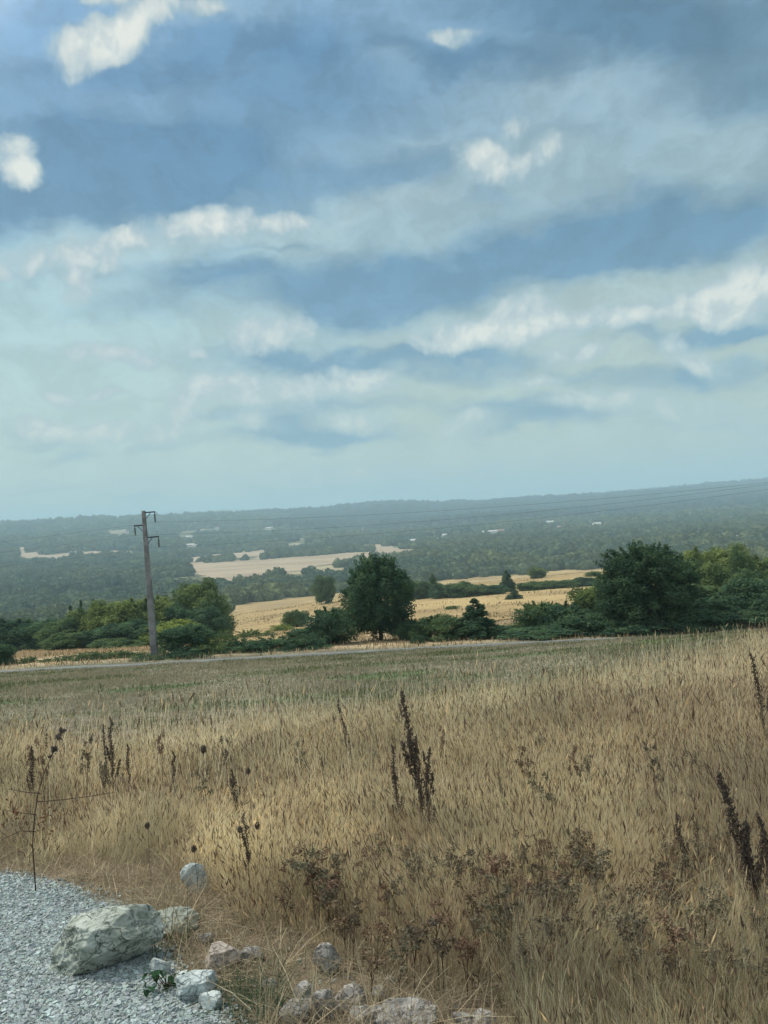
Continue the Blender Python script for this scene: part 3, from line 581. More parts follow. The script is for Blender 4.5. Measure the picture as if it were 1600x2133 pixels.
for a_ in ((1027, 1092, 10, 8, 6, .1, 'small white house standing above the trees at the foot of the dark ridge'), (1027, 1109, 22, 9, 5, .2, 'long white house in the middle of the hillside village'), (1005, 1109, 9, 8, 4, -.3, 'small house left of the long white one'),
           (923, 1117, 16, 10, 5, .1, 'bright house on the left of the hillside village'), (908, 1124, 10, 7, 4, .3, 'low house beside the bright left one'), (1146, 1090, 20, 10, 7, -.1, 'whitish house in the middle of the dark slope'), (1168, 1099, 14, 9, 5, .3, 'dull house below the whitish one'),
           (1244, 1095, 18, 10, 7, .2, 'whitish house on the right of the dark slope'), (1045, 1108, 18, 10, 6, .1, 'grey house right of the long white one'), (863, 1128, 14, 8, 5, 0, 'house beside the pale clearing left of the village'), (1199, 1082, 8, 8, 5, .4, 'tiny house high on the dark slope'),
           (1505, 1117, 7, 6, 3, .5, 'house near the right picture edge at the foot of the dark ridge'), (1535, 1122, 8, 6, 3, 0, 'low pale house at the right edge below the ridge'), (135, 1100, 16, 9, 6, .2, 'house high on the left hillside under the ridge'), (452, 1101, 12, 9, 6, .2, 'tiny white house left of the small pale field under the ridge'),
           (397, 1137, 16, 9, 5, .1, 'pale house right of the concrete pole'), (408, 1139, 14, 8, 5, .5, 'second pale house right of the concrete pole'), (395, 1120, 18, 8, 6, .1, 'upper house behind the concrete pole arms'), (265, 1109, 10, 8, 6, .1, 'tiny house just left of the pole on the far slope'), (560, 1101, 14, 9, 6, 0, 'house beside the pale clearing near the ridge')):
    house(*a_[:6], a_[6], tint=('dull' in a_[6] or 'grey' in a_[6] or 'tiny' in a_[6]))

# ------------------------------------------------------------------ far woods (one mass nobody could count)
def clump_mesh(seed, detail, base_):
    import bmesh
    b = bmesh.new(); bmesh.ops.create_icosphere(b, subdivisions=detail, radius=1); r = np.random.default_rng(seed)
    V = np.array([v.co for v in b.verts]); F = np.array([[v.index for v in f.verts] for f in b.faces]); b.free()
    lob = r.normal(0, 1, (14, 3)); lob /= np.linalg.norm(lob, axis=1, keepdims=True)
    d = (V@lob.T).max(1); V = V*(.72+.36*np.clip((d-.55)/.45, 0, 1)**1.2)[:, None]+r.normal(0, .035, V.shape)
    V[:, 2] = V[:, 2]*.85+.75
    n = 260; q = r.normal(0, 1, (n, 3)); q /= np.linalg.norm(q, axis=1, keepdims=True); q[:, 2] = np.abs(q[:, 2])
    k_ = np.argmax(q@(V-[0, 0, .75]).T, 1); P = V[k_]*1.02+r.normal(0, .05, (n, 3))
    LV, LF = leaf_quads(P, q, .17, r)
    LT_ = LF.reshape(-1, 4); tri = np.concatenate([LT_[:, [0, 1, 2]], LT_[:, [0, 2, 3]]])+len(V)
    tone = r.uniform(.7, 1.35, len(V)+len(LV)); C = np.array(base_)[None]*tone[:, None]
    me = mesh('crown', np.concatenate([V, LV]), np.concatenate([F, tri]), C); me.materials.append(M_FOREST); return me
GNS = []
for base_ in ((.070, .105, .068), (.018, .034, .040)):  # the darker base colour paints cloud shade into the right ridge's woods
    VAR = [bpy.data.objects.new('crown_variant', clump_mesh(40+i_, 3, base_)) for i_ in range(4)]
    gn = bpy.data.node_groups.new('scatter_trees', 'GeometryNodeTree')
    gn.interface.new_socket('Geometry', in_out='INPUT', socket_type='NodeSocketGeometry'); gn.interface.new_socket('Geometry', in_out='OUTPUT', socket_type='NodeSocketGeometry')
    gi = gn.nodes.new('NodeGroupInput'); go = gn.nodes.new('NodeGroupOutput'); jn = gn.nodes.new('GeometryNodeJoinGeometry'); ip = gn.nodes.new('GeometryNodeInstanceOnPoints')
    for o_ in VAR:
        q = gn.nodes.new('GeometryNodeObjectInfo'); q.inputs['Object'].default_value = o_; q.inputs['As Instance'].default_value = True
        gn.links.new(q.outputs['Geometry'], jn.inputs[0])
    def na_(nm, dt):
        q = gn.nodes.new('GeometryNodeInputNamedAttribute'); q.data_type = dt; q.inputs[0].default_value = nm; return q.outputs[0]
    gn.links.new(gi.outputs[0], ip.inputs['Points']); gn.links.new(jn.outputs[0], ip.inputs['Instance']); ip.inputs['Pick Instance'].default_value = True
    gn.links.new(na_('idx', 'INT'), ip.inputs['Instance Index']); gn.links.new(na_('scl', 'FLOAT_VECTOR'), ip.inputs['Scale'])
    rc = gn.nodes.new('ShaderNodeCombineXYZ'); gn.links.new(na_('rot', 'FLOAT'), rc.inputs[2]); gn.links.new(rc.outputs[0], ip.inputs['Rotation']); gn.links.new(ip.outputs[0], go.inputs[0])
    GNS.append(gn)
WOODS_PTS = []
def forest(d0, d1, sp0, label, name='forest', umax=.66, keep=None, gn=None):
    r = np.random.default_rng(int(d0)); area = .5*(2*umax)*(d1**2-d0**2); n = int(area/sp0**2)
    Dd = np.sqrt(r.uniform(d0**2, d1**2, n)); u = r.uniform(-umax, umax, n); x = u*Dd; z = H(x, Dd)
    sz = sp0*.62*r.uniform(.45, 1.4, n)*(.8+.5*fbm(x/60, Dd/60, 2, 3))
    # leave the fields, and a scatter of glades, free
    ok = np.ones(n, bool)
    jx = (vnoise(x/sp0/2, Dd/sp0/2, 8)-.5)*sp0*3; jy = (vnoise(x/sp0/2, Dd/sp0/2, 9)-.5)*sp0*5
    for w in PALE_W[:4]+PALE_W[5:]+[GOLD_W]: ok &= ~inpoly(x+jx, Dd+jy, w)
    for sh in (25, 50, 80): ok &= ~inpoly(x*(1+sh/Dd), Dd+sh, PALE_W[0])
    ok &= ~(inpoly(x, Dd, PALE_W[4]) & (fbm(x/30, Dd/60, 3, 93) > .42))
    for hx_, hd_, hw_ in HOUSES: ok &= ~((np.abs(x-hx_*Dd/hd_) < hw_*.8+2) & (Dd > hd_-max(130, hd_*.1)) & (Dd < hd_+14))
    px, py, _ = project(np.stack([x, Dd, z], -1))
    if keep is not None: ok &= keep(px, py, x, Dd)
    # drop what other woods hide even from a few steps aside
    ub = np.clip(((u+umax)/(2*umax)*160).astype(int), 0, 159); order = np.argsort(Dd); vt = (z+sz*1.3-CAMZ)/Dd
    hz_ = np.full(160, -9.)
    TDl = np.exp(np.linspace(math.log(60), math.log(d1), 500)); uu = (np.arange(160)+.5)/160*2*umax-umax
    gx = uu[None, :]*TDl[:, None]; gv = (H(gx, np.repeat(TDl[:, None], 160, 1))-CAMZ)/TDl[:, None]; gm = np.maximum.accumulate(gv, 0)
    ii = np.clip(np.searchsorted(TDl, Dd)-2, 0, 499); ok &= vt > gm[ii, ub]-.0015
    x, Dd, z, sz = x[ok], Dd[ok], z[ok], sz[ok]; n = len(x)
    me = bpy.data.meshes.new(name); me.vertices.add(n); me.vertices.foreach_set('co', np.stack([x, Dd, z-sz*.1], -1).astype(np.float32).ravel())
    a = me.attributes.new('idx', 'INT', 'POINT'); a.data.foreach_set('value', r.integers(0, 4, n).astype(np.int32))
    a = me.attributes.new('rot', 'FLOAT', 'POINT'); a.data.foreach_set('value', r.uniform(0, 6.28, n).astype(np.float32))
    s3 = np.stack([sz, sz, sz*r.uniform(.8, 1.25, n)], -1)
    a = me.attributes.new('scl', 'FLOAT_VECTOR', 'POINT'); a.data.foreach_set('vector', s3.astype(np.float32).ravel())
    o = obj(name, me, None, kind='stuff', label=label, cat='woods'); md = o.modifiers.new('scatter', 'NODES'); md.node_group = gn or GNS[0]
    print(name, n); return o
def keep_near(px, py, x, Dd):
    left = (px < 470) & (Dd > 330); right = Dd > 395+.0*x
    return (left | right)
forest(330, 900, 7.5, 'nearer dark woods filling the valley below the fields', keep=keep_near)
forest(900, 2000, 10, 'mixed woods around the pale valley fields', keep=lambda px, py, x, Dd: fbm(x/70, Dd/120, 3, 77) > np.where((px < 700) & (py < 1180), .44, .36))
forest(2000, 3300, 16, 'distant woods on the lower hillsides', keep=lambda px, py, x, Dd: fbm(x/120, Dd/200, 3, 78) > np.where(px < 700, .45, .40))
rk = lambda x, Dd: x/Dd > -.17+.05*np.sin(Dd/300)+.00008*(4200-Dd)
forest(3300, 6300, 24, 'lighter woods covering the left hill up to its skyline', keep=lambda px, py, x, Dd: ~rk(x, Dd) & ((fbm(x/160, Dd/260, 3, 79) > .42) | (Dd > 4000)))
forest(2900, 6300, 22, 'even woods on the long right ridge, cloud shade put into their dark colour', keep=lambda px, py, x, Dd: rk(x, Dd), gn=GNS[1])

# ------------------------------------------------------------------ concrete pole with three arms, and its cables
u, v = ray(322, 1362); PX, PY = u*60, 60.0; PZ = float(H(PX, PY))
ut, vt = ray(299, 1064); PH = CAMZ-vt*60-PZ; lean = (ut-u)*60
e = empty('utility_pole', (PX, PY, PZ-.3), 0, label='weathered concrete power pole with three short arms, leaning slightly left', cat='pole'); PH += .3
e.rotation_euler = (0, math.atan2(lean, PH), 0)
n = 14; V = []
for i_ in range(n):
    z = PH*i_/(n-1); w = .27-(.27-.13)*i_/(n-1); c_ = w*.22
    for a_, b_ in ((-w+c_, -w), (w-c_, -w), (w, -w+c_), (w, w-c_), (w-c_, w), (-w+c_, w), (-w, w-c_), (-w, -w+c_)): V.append((a_, b_*.85, z))
F = [(i_*8+j_, i_*8+(j_+1) % 8, i_*8+8+(j_+1) % 8, i_*8+8+j_) for i_ in range(n-1) for j_ in range(8)]
me = bpy.data.meshes.new('shaft'); me.from_pydata(V, [], F+[tuple(range((n-1)*8, n*8))]); obj('shaft', me, M_CONC, e)
def box(cx, cy, cz, sx_, sy_, sz_):
    V = [(cx+a*sx_/2, cy+b*sy_/2, cz+c*sz_/2) for c in (-1, 1) for a, b in ((-1, -1), (1, -1), (1, 1), (-1, 1))]
    return V, [(3, 2, 1, 0), (4, 5, 6, 7), (0, 1, 5, 4), (1, 2, 6, 5), (2, 3, 7, 6), (3, 0, 4, 7)]
def join(lst):
    V, F = [], []
    for v_, f_ in lst:
        F += [tuple(i_+len(V) for i_ in f) for f in f_]; V += list(map(tuple, v_))
    return V, F
sc = 60/FPX; ENDS = []
for (apx, side, arm_y, L, drop) in ((299, 1, 1068, 20, 1088), (299, -1, 1094, 18, 1112), (303, 1, 1120, 24, 1140)):
    z = PH-(arm_y-1064)*sc; Lm = L*sc; x0 = .10*side; x1 = (.15+Lm)*side
    V, F = join([box((x0+x1)/2, 0, z, abs(x1-x0), .11, .10)])
    V2, F2 = tubes([([(.14*side, 0, z-.50), (.14*side+.38*side, 0, z-.06)], [.028, .028])], 5)
    V, F = join([(V, F), (V2.tolist(), [tuple(f) for f in F2.tolist()])])
    me = bpy.data.meshes.new('crossarm'); me.from_pydata(V, [], F); arm = obj('crossarm', me, M_METAL, e)
    xe = x1-.05*side; zt = z-.05; Li = (drop-arm_y)*sc
    prof = [(zt, .02), (zt-.12, .022)]; zz = zt-.12; zb = zt-Li+.06
    while zz > zb+.1: prof += [(zz-.01, .085), (zz-.05, .06), (zz-.06, .035), (zz-.10, .035)]; zz -= .11
    prof += [(zb, .03), (zb-.02, .075), (zb-.07, .075)]
    V, F = tubes([([(xe, 0, a_) for a_, _ in prof], [b_ for _, b_ in prof])], 10)
    obj('insulator', mesh('insulator', V, F), M_GLASSI, arm); ENDS.append((xe, zt-Li))
bpy.context.view_layer.update(); MW = e.matrix_world.copy()
NX, NY = 62.0, 50.0
for k_, (xe, ze) in enumerate(ENDS):
    p0 = MW @ Vector((xe, 0, ze)); p1 = Vector((NX+xe*.5, NY, p0.z+(2.7, 4.7, 5.7)[k_])); p2 = Vector((PX-78+xe, 68, p0.z-1.0))
    pts = []
    for t in np.linspace(0, 1, 25)[::-1]: q = p0.lerp(p2, t); pts.append((q.x, q.y, q.z-1.8*4*t*(1-t)*.6))
    for t in np.linspace(0, 1, 40)[1:]: q = p0.lerp(p1, t); pts.append((q.x, q.y, q.z-2.1*4*t*(1-t)*(.8, 1.0, .9)[k_]))
    V, F = tubes([(pts, [.007]*len(pts))], 5)
    obj('power_cable', mesh('power_cable', V, F), M_WIRE, label=('top', 'middle', 'lowest')[k_]+' cable strung from the concrete pole towards the right edge', cat='cable', group='cables on the concrete pole')

# ------------------------------------------------------------------ rocks
import bmesh
def rock(px, py, wpx, hpx, label, mat_, seed, depth=None, name='rock', cat='rock', planes=9, rz=None, sub=5, flat=0, sink=.12, tilt=0, group=None, Dd=None):
    u, v = ray(px, py); q = hit(px, py); Dd = Dd or q[1]
    w = wpx*Dd/FPX; h = hpx*Dd/FPX; dp = (depth or .8)*w; r = np.random.default_rng(seed)
    b = bmesh.new(); bmesh.ops.create_icosphere(b, subdivisions=sub, radius=1); V = np.array([v_.co for v_ in b.verts]); F = np.array([[v_.index for v_ in f.verts] for f in b.faces]); b.free()
    for k_ in range(planes):
        n_ = r.normal(0, 1, 3); n_[2] = abs(n_[2])*.8 if k_ % 3 else n_[2]; n_ /= np.linalg.norm(n_); dd = r.uniform(.5, .8); s = V@n_; m_ = s > dd; V[m_] -= (s[m_]-dd)[:, None]*n_*.95
    for sc_, am in ((2.2, .07), (5., .05), (12., .03), (26, .014), (60, .006)):
        f = fbm(V[:, 0]*sc_+seed, V[:, 1]*sc_+V[:, 2]*sc_*1.3, 2, seed)-.5; g = np.abs(fbm(V[:, 2]*sc_+9, V[:, 0]*sc_-V[:, 1]*sc_*.7, 2, seed+3)-.5)
        V = V*(1+(f*1.2-g)*am*1.6)[:, None]
    lo, hi_ = V.min(0), V.max(0); V = (V-(lo+hi_)/2)/(hi_-lo)
    V = V*[w, dp, h*(1+sink)]; V[:, 2] += h*(1+sink)/2-h*sink
    me = mesh(name, V, F, None, True); me.materials.append(mat_)
    o = obj(name, me, label=label, cat=cat, group=group); o.location = (u*Dd, Dd, float(H(u*Dd, Dd))); o.rotation_euler = (0, R(tilt), rz if rz is not None else 0); return o
rock(228, 2003, 225, 108, 'large lichened limestone boulder resting on the gravel', M_ROCK, 4, .75, name='boulder', cat='boulder', planes=16, sub=6)
rock(350, 1942, 130, 40, 'flat pale rock half buried behind the large boulder', M_ROCK, 9, .7, planes=6)
rock(407, 1860, 60, 62, 'small upright pale bluish rock standing against the dry grass', M_ROCKW, 12, .45, planes=8)
rock(385, 1903, 26, 14, 'small peach coloured stone behind the flat pale rock', M_ROCKP, 13, sub=4)
rock(333, 2028, 46, 34, 'small whitish rock behind the green leafy sprig', M_ROCKW, 15, planes=8)
rock(410, 2078, 84, 52, 'whitish rough rock right of the green leafy sprig', M_ROCKW, 16, planes=6)
rock(380, 2048, 34, 22, 'little whitish rock above the rough one by the sprig', M_ROCKW, 17, sub=4)
rock(440, 2100, 50, 30, 'small pale rock at the gravel edge nearest the camera', M_ROCKW, 18, sub=4)
rock(466, 2014, 84, 48, 'brownish low rock in the dry ground between boulder and round rock', M_ROCKP, 19, planes=8)
rock(520, 2002, 60, 34, 'small dull rock just right of the brownish low one', M_ROCKG, 20, sub=4)
rock(684, 2024, 62, 60, 'rounded grey rock standing among the dry grass', M_ROCKG, 22, planes=6)
rock(634, 2092, 48, 44, 'small rounded pale rock on top of the bottom rock pile', M_ROCKG, 23, sub=4, planes=6)
rock(618, 2128, 76, 44, 'pale rock at the left end of the bottom rock pile', M_ROCKG, 24)
rock(672, 2112, 66, 52, 'grey rock in the middle of the bottom rock pile', M_ROCKG, 25)
rock(728, 2102, 74, 48, 'grey rock right of the middle in the bottom rock pile', M_ROCKG, 26)
rock(775, 2136, 100, 44, 'low pale rock on the bottom picture edge', M_ROCKG, 27)
rock(850, 2142, 130, 44, 'long flat pale rock on the bottom picture edge', M_ROCKG, 28, planes=5)
rock(965, 2140, 44, 32, 'pale blocky rock on the bottom edge left of its twin', M_ROCKG, 29, sub=4)
rock(1008, 2142, 56, 38, 'pale blocky rock on the bottom edge right of its twin', M_ROCKG, 30, sub=4)
rock(815, 2052, 30, 20, 'little pale stone alone above the flat bottom rocks', M_ROCKG, 31, sub=4)
rock(560, 2058, 34, 20, 'little grey stone between green weeds and rock pile', M_ROCKG, 33, sub=4)
rock(790, 2078, 40, 22, 'small grey stone right of the bottom rock pile', M_ROCKG, 34, sub=4)
rock(147, 1982, 40, 16, 'flat pale stone left of the large boulder', M_ROCKW, 35, sub=4)
rock(148, 2072, 30, 16, 'pale stone on the gravel below the large boulder', M_ROCKW, 36, sub=4)
rock(455, 1800, 60, 24, 'low greyish rock hidden in grass above the upright pale rock', M_ROCKG, 37, sub=4)
rock(430, 1960, 44, 18, 'low brown grey rock right of the flat pale rock', M_ROCKG, 38, sub=4)

# pebbles of the gravel: far too many to count
r = np.random.default_rng(5); n = 125000
gb = np.array(GRAVEL_W); xx = r.uniform(-3.6, .2, n*4); yy = r.uniform(2.2, 8.5, n*4)
ok = inpoly(xx+r.normal(0, .06, n*4), yy+r.normal(0, .06, n*4), GRAVEL_W) & (r.uniform(0, 1, n*4) < np.clip(1.25-yy/9, .25, 1)); xx, yy = xx[ok][:n], yy[ok][:n]
ne = 1500; ex = r.uniform(-2.2, 1.2, ne); ey = r.uniform(2.8, 5.5, ne); epx, epy, _ = project(np.stack([ex, ey, H(ex, ey)], -1)); oke = (epy > 1850+np.maximum(0, (epx-400)*.45)) & (epx > 150) & (epx < 1000)
xx = np.concatenate([xx, ex[oke]]); yy = np.concatenate([yy, ey[oke]]); n = len(xx)
cube = np.array([(a, b, c) for c in (-1, 1) for a, b in ((-1, -1), (1, -1), (1, 1), (-1, 1))], float); cf = np.array([(3, 2, 1, 0), (4, 5, 6, 7), (0, 1, 5, 4), (1, 2, 6, 5), (2, 3, 7, 6), (3, 0, 4, 7)])
s = .0032*np.exp(r.gamma(1.2, .40, n)); s = np.minimum(s, .013); th = r.uniform(0, 6.28, n); tx = r.normal(0, .35, n)
P = cube[None]*r.uniform(.35, 1.15, (n, 8, 3))*np.stack([s*1.2, s*.95, s*r.uniform(.4, .95, n)], -1)[:, None]
y2 = P[..., 1]*np.cos(tx)[:, None]-P[..., 2]*np.sin(tx)[:, None]; z2 = P[..., 1]*np.sin(tx)[:, None]+P[..., 2]*np.cos(tx)[:, None]
P = np.stack([P[..., 0]*np.cos(th)[:, None]-y2*np.sin(th)[:, None]+xx[:, None], P[..., 0]*np.sin(th)[:, None]+y2*np.cos(th)[:, None]+yy[:, None], z2+(H(xx, yy)+.006+s*.25)[:, None]], -1)
tone = (r.uniform(.6, 1.15, n)+.3*(r.uniform(0, 1, n) < .12))[:, None]*np.array([.31, .365, .36])*r.uniform(.95, 1.05, (n, 3))
me = mesh('gravel', P.reshape(-1, 3), (cf[None]+np.arange(n)[:, None, None]*8).reshape(-1, 4), np.repeat(tone, 8, 0)); obj('gravel', me, M_PEB, kind='stuff', label='loose pale limestone chips covering the path', cat='gravel')

# ------------------------------------------------------------------ grass
def blades(x, y, h, w, C, lean, seed, tip=None, rows=4, base_z=None, heads=None, curl=.35, bias=(.05, 0)):
    r = np.random.default_rng(seed); n = len(x); z = H(x, y) if base_z is None else base_z
    th = r.uniform(0, 6.283, n); la = np.abs(r.normal(lean, lean*.6, n)); dx = np.cos(th)*la+bias[0]; dy = np.sin(th)*la+bias[1]
    face = r.uniform(0, 6.283, n); fx = np.cos(face)*w*.5; fy = np.sin(face)*w*.5
    ts = np.linspace(0, 1, rows); V = np.empty((n, rows, 2, 3))
    for i_, t in enumerate(ts):
        bend = t*.55+t*t*(.45+curl*la)
        cx = x+dx*h*bend; cy = y+dy*h*bend; cz = z-.02+h*t*(1-.35*la*la*t-.25*la*t); wi = (1-.72*t)
        V[:, i_, 0] = np.stack([cx-fx*wi, cy-fy*wi, cz], -1); V[:, i_, 1] = np.stack([cx+fx*wi, cy+fy*wi, cz], -1)
    k_ = np.arange(rows-1)*2; F = np.stack([k_, k_+1, k_+3, k_+2], -1)[None]+np.arange(n)[:, None, None]*rows*2
    root = .62+.38*np.linspace(0, 1, rows)
    CC = np.repeat(C[:, None], rows*2, 1)
    V = V.reshape(-1, 3); F = F.reshape(-1, 4); CC = CC.reshape(-1, 3)
    if heads is not None:
        m_ = heads > 0; hx = (x+dx*h)[m_]; hy = (y+dy*h)[m_]; hz_ = (z-.02+h*(1-.35*la*la-.25*la))[m_]; L = heads[m_]; nh = m_.sum(); ax = np.stack([dx[m_]*1.3, dy[m_]*1.3, np.full(nh, 1.)], -1)+r.normal(0, .15, (nh, 3)); ax /= np.linalg.norm(ax, axis=1, keepdims=True)
        p0 = np.stack([hx, hy, hz_-.3*L], -1)
        VV, FF, K = [], [], []
        for q_ in range(2):
            sd_ = np.cross(ax, r.normal(0, 1, (nh, 3))); sd_ /= np.linalg.norm(sd_, axis=1, keepdims=True); ww = (L*.05*r.uniform(.7, 1.4, nh))[:, None]
            VV.append(np.stack([p0, p0+ax*(L*.4)[:, None]+sd_*ww, p0+ax*L[:, None], p0+ax*(L*.35)[:, None]-sd_*ww], 1).reshape(-1, 3)); FF.append(np.arange(nh*4).reshape(-1, 4)+q_*nh*4)
        HC = C[m_]*np.array([1.0, .9, .82])*r.uniform(.5, 1.1, (nh, 1)); dk_ = r.uniform(0, 1, nh) < .45; HC[dk_] = np.array([.17, .12, .09])*r.uniform(.6, 1.5, (dk_.sum(), 1)); K = np.repeat(HC, 4, 0)
        HV = np.concatenate(VV); HF = np.concatenate(FF)+len(V); V = np.concatenate([V, HV]); F = np.concatenate([F, HF]); CC = np.concatenate([CC, K, K])
    return V, F, CC
STRAW = np.array([.82, .74, .48]); TAN = np.array([.66, .575, .39]); BRN = np.array([.43, .35, .235]); GRYG = np.array([.46, .45, .30]); GRN = np.array([.11, .13, .06])
def scatter(n, d0, d1, u0, u1, r):
    d = np.sqrt(r.uniform(d0**2, d1**2, n)); u = r.uniform(u0, u1, n); return u*d, d
def tall_limit(px):   # how far out (m) the tall stand reaches, by direction
    return np.interp(px, [-200, 0, 200, 420, 640, 900, 1100, 1350, 1600, 1800], [11.5, 12, 13, 15, 15.5, 16, 17.5, 20, 24, 26])
def front_limit(px):  # image row where the tall stand's feet begin
    return np.interp(px, [-200, 0, 140, 260, 400, 470, 520, 620, 700, 780, 900, 1050, 1200, 4000], [1775, 1785, 1812, 1825, 1830, 1880, 1925, 1960, 1985, 2015, 2055, 2090, 2600, 9000])
Vs, Fs, Cs, off = [], [], [], 0
lay = 0
for (n, d0, d1, wmin) in ((150000, 2.0, 6.0, .0024), (220000, 6.0, 11, .0036), (210000, 11, 27, .007)):
    n = int(n*1.25); r = np.random.default_rng(100+lay); x, y = scatter(n, d0, d1, -.75, 1.1, r); z = H(x, y); px, py, _ = project(np.stack([x, y, z], -1))
    cl = fbm(x/.35, y/.35, 2, 40); big = fbm(x/2.6, y/2.6, 3, 41); mid = fbm(x/.9, y/.9, 2, 43)
    keep_ = (y < tall_limit(px)+(cl-.5)*3) & (py < front_limit(px)+(cl-.5)*80) & (r.uniform(0, 1, n) < .35+1.3*cl)
    x, y, z, px, py, cl, big, mid = [a[keep_] for a in (x, y, z, px, py, cl, big, mid)]; n = len(x)
    h = (.42+.75*(big-.3))*r.uniform(.45, 1.15, n)*(.75+.5*cl); h *= np.clip((front_limit(px)-py)/110+.35, .35, 1); h *= np.clip((tall_limit(px)-y)/2+.55, .5, 1)
    h *= np.clip((y-1.5)/3.6, .42, 1)*np.where(r.uniform(0, 1, n) < .05, 1.5, 1)
    t = r.uniform(0, 1, n); C = STRAW[None]*(1-t[:, None])+TAN[None]*t[:, None]
    brown = np.clip((mid-.52)*5, 0, 1)*.6+np.clip((big-.55)*5, 0, 1)*.5*(px > 1000)+np.clip((px-1250)/500, 0, .35)*(y < 11); brown = brown+.5*np.exp(-((px-1450)/330)**2-((py-1640)/110)**2)*np.clip((mid-.3)*4, 0, 1)+.35*np.exp(-((px-850)/500)**2-((py-1700)/60)**2)*np.clip((big-.4)*6, 0, 1); brown = np.clip(brown+np.clip((py-1830)/300, 0, .25), 0, .75)
    bb = r.uniform(0, 1, n) < brown; C[bb] = BRN*r.uniform(.7, 1.6, (bb.sum(), 1))
    green = np.clip((py-1930)/160, 0, 1)*np.clip((px-750)/300, 0, .32)+np.clip((py-1640)/120, 0, 1)*np.clip((170-px)/130, 0, 1)*.55+.05
    gg = r.uniform(0, 1, n) < green*(.6+.8*(big > .48)); C[gg] = GRYG*r.uniform(.55, 1.3, (gg.sum(), 1))
    C *= r.uniform(.7, 1.15, (n, 1))*(.72+.56*np.clip((fbm(x/.7, y/.7, 3, 45)-.25)*2, 0, 1))[:, None]
    hd = np.where(r.uniform(0, 1, n) < np.clip(.08+.045*y, 0, .42), r.uniform(.03, .075, n)*(1+.04*y), 0)
    pt = fbm(x/1.1, y/1.4, 2, 47); V, F, K = blades(x, y, h, wmin*r.uniform(.6, 1.5, n), C, .24+.75*np.clip(pt-.48, 0, .4), 200+lay, heads=hd, bias=(.6*(fbm(x/.8, y/.8, 2, 48)-.5), .6*(fbm(x/.8, y/.8, 2, 49)-.5)))
    Vs.append(V); Fs.append(F+off); Cs.append(K); off += len(V); lay += 1
r = np.random.default_rng(61); n = 9000; x, y = scatter(n, 6.5, 26, -.72, 1.0, r); px, py, _ = project(np.stack([x, y, H(x, y)], -1)); ok = (y < tall_limit(px)+1.5) & (py < front_limit(px)) & (r.uniform(0, 1, n) < .25+1.2*(fbm(x/1.5, y/1.5, 2, 62) > .52)); x, y = x[ok], y[ok]; n = len(x)
V, F, K = blades(x, y, r.uniform(.7, 1.12, n), .0035+.0004*y, np.array([.80, .72, .50])*r.uniform(.7, 1.1, (n, 1)), .16, 63, heads=np.where(r.uniform(0, 1, n) < .6, r.uniform(.1, .2, n), 0))
Vs.append(V); Fs.append(F+off); Cs.append(K); off += len(V)
obj('tall_grass', mesh('tall_grass', np.concatenate(Vs), np.concatenate(Fs), np.concatenate(Cs)), M_GRASS, kind='stuff', label='tall straw coloured dry grass filling the foreground slope', cat='grass')
# short grass of the mown slope
r = np.random.default_rng(31); x, y = scatter(175000, 13, 56, -.8, .95, r); ok = (y < 52.4) & (r.uniform(0, 1, len(x)) < .35+.9*fbm(x/.8, y/.8, 2, 51)); x, y = x[ok], y[ok]; n = len(x)
gpv = np.clip((fbm(x/5, y/2.2, 4, 21)-.52)*9, 0, 1); t = r.uniform(0, 1, n)[:, None]
C = np.array([.33, .295, .205])*(1-t)+np.array([.18, .185, .12])*t; gm_ = r.uniform(0, 1, n) < gpv*.95; C[gm_] = GRN*r.uniform(.8, 1.4, (gm_.sum(), 1)); C[r.uniform(0, 1, n) < .06] = (.36, .28, .17)
V, F, K = blades(x, y, r.uniform(.05, .17, n)*(1+.6*(fbm(x/3, y/3, 2, 52) > .55)), .012+.0011*y*r.uniform(.6, 1.4, n), C, .5, 32, rows=3)
obj('short_grass', mesh('short_grass', V, F, K), M_GRASS, kind='stuff', label='short mown grey green grass with greener patches between tall grass and road', cat='grass')
# dry verge growth beyond the road
r = np.random.default_rng(33); x, y = scatter(90000, 56.3, 135, -.62, .62, r); ok = r.uniform(0, 1, len(x)) < fbm(x/4, y/4, 3, 61)*1.2; x, y = x[ok], y[ok]; n = len(x)
C = np.array([.46, .35, .21])*r.uniform(.55, 1.15, (n, 1)); dm = r.uniform(0, 1, n) < np.where(x > 6, .45, .2)*np.clip((80-y)/15, .15, 1); C[dm] = np.array([.12, .12, .065])*r.uniform(.7, 1.3, (dm.sum(), 1))
V, F, K = blades(x, y, r.uniform(.12, .42, n), .03+.0008*y*r.uniform(.6, 1.4, n), C, .3, 34, rows=3)
obj('dry_verge_grass', mesh('dry_verge_grass', V, F, K), M_GRASS, kind='stuff', label='ragged dry grass growing beyond the road under the bushes', cat='grass')
r = np.random.default_rng(37); x, y = scatter(60000, 100, 420, -.35, .62, r); f = fbm(x/14, y/20, 4, 63); ok = inpoly(x, y, GOLD_W) & (r.uniform(0, 1, len(x)) < np.clip((f-.42)*5, .06, 1)); x, y, f = x[ok], y[ok], f[ok]; n = len(x)
C = np.array([.44, .34, .19])*r.uniform(.6, 1.1, (n, 1)); dm = r.uniform(0, 1, n) < np.clip((f-.5)*5, .03, .7); C[dm] = np.array([.20, .17, .09])*r.uniform(.6, 1.3, (dm.sum(), 1))
V, F, K = blades(x, y, r.uniform(.2, .7, n), r.uniform(.15, .45, n), C, .5, 38, rows=3)
obj('dry_tussocks', mesh('dry_tussocks', V, F, K), M_GRASS, kind='stuff', label='dry tussocks and weedy streaks on the golden field', cat='grass')
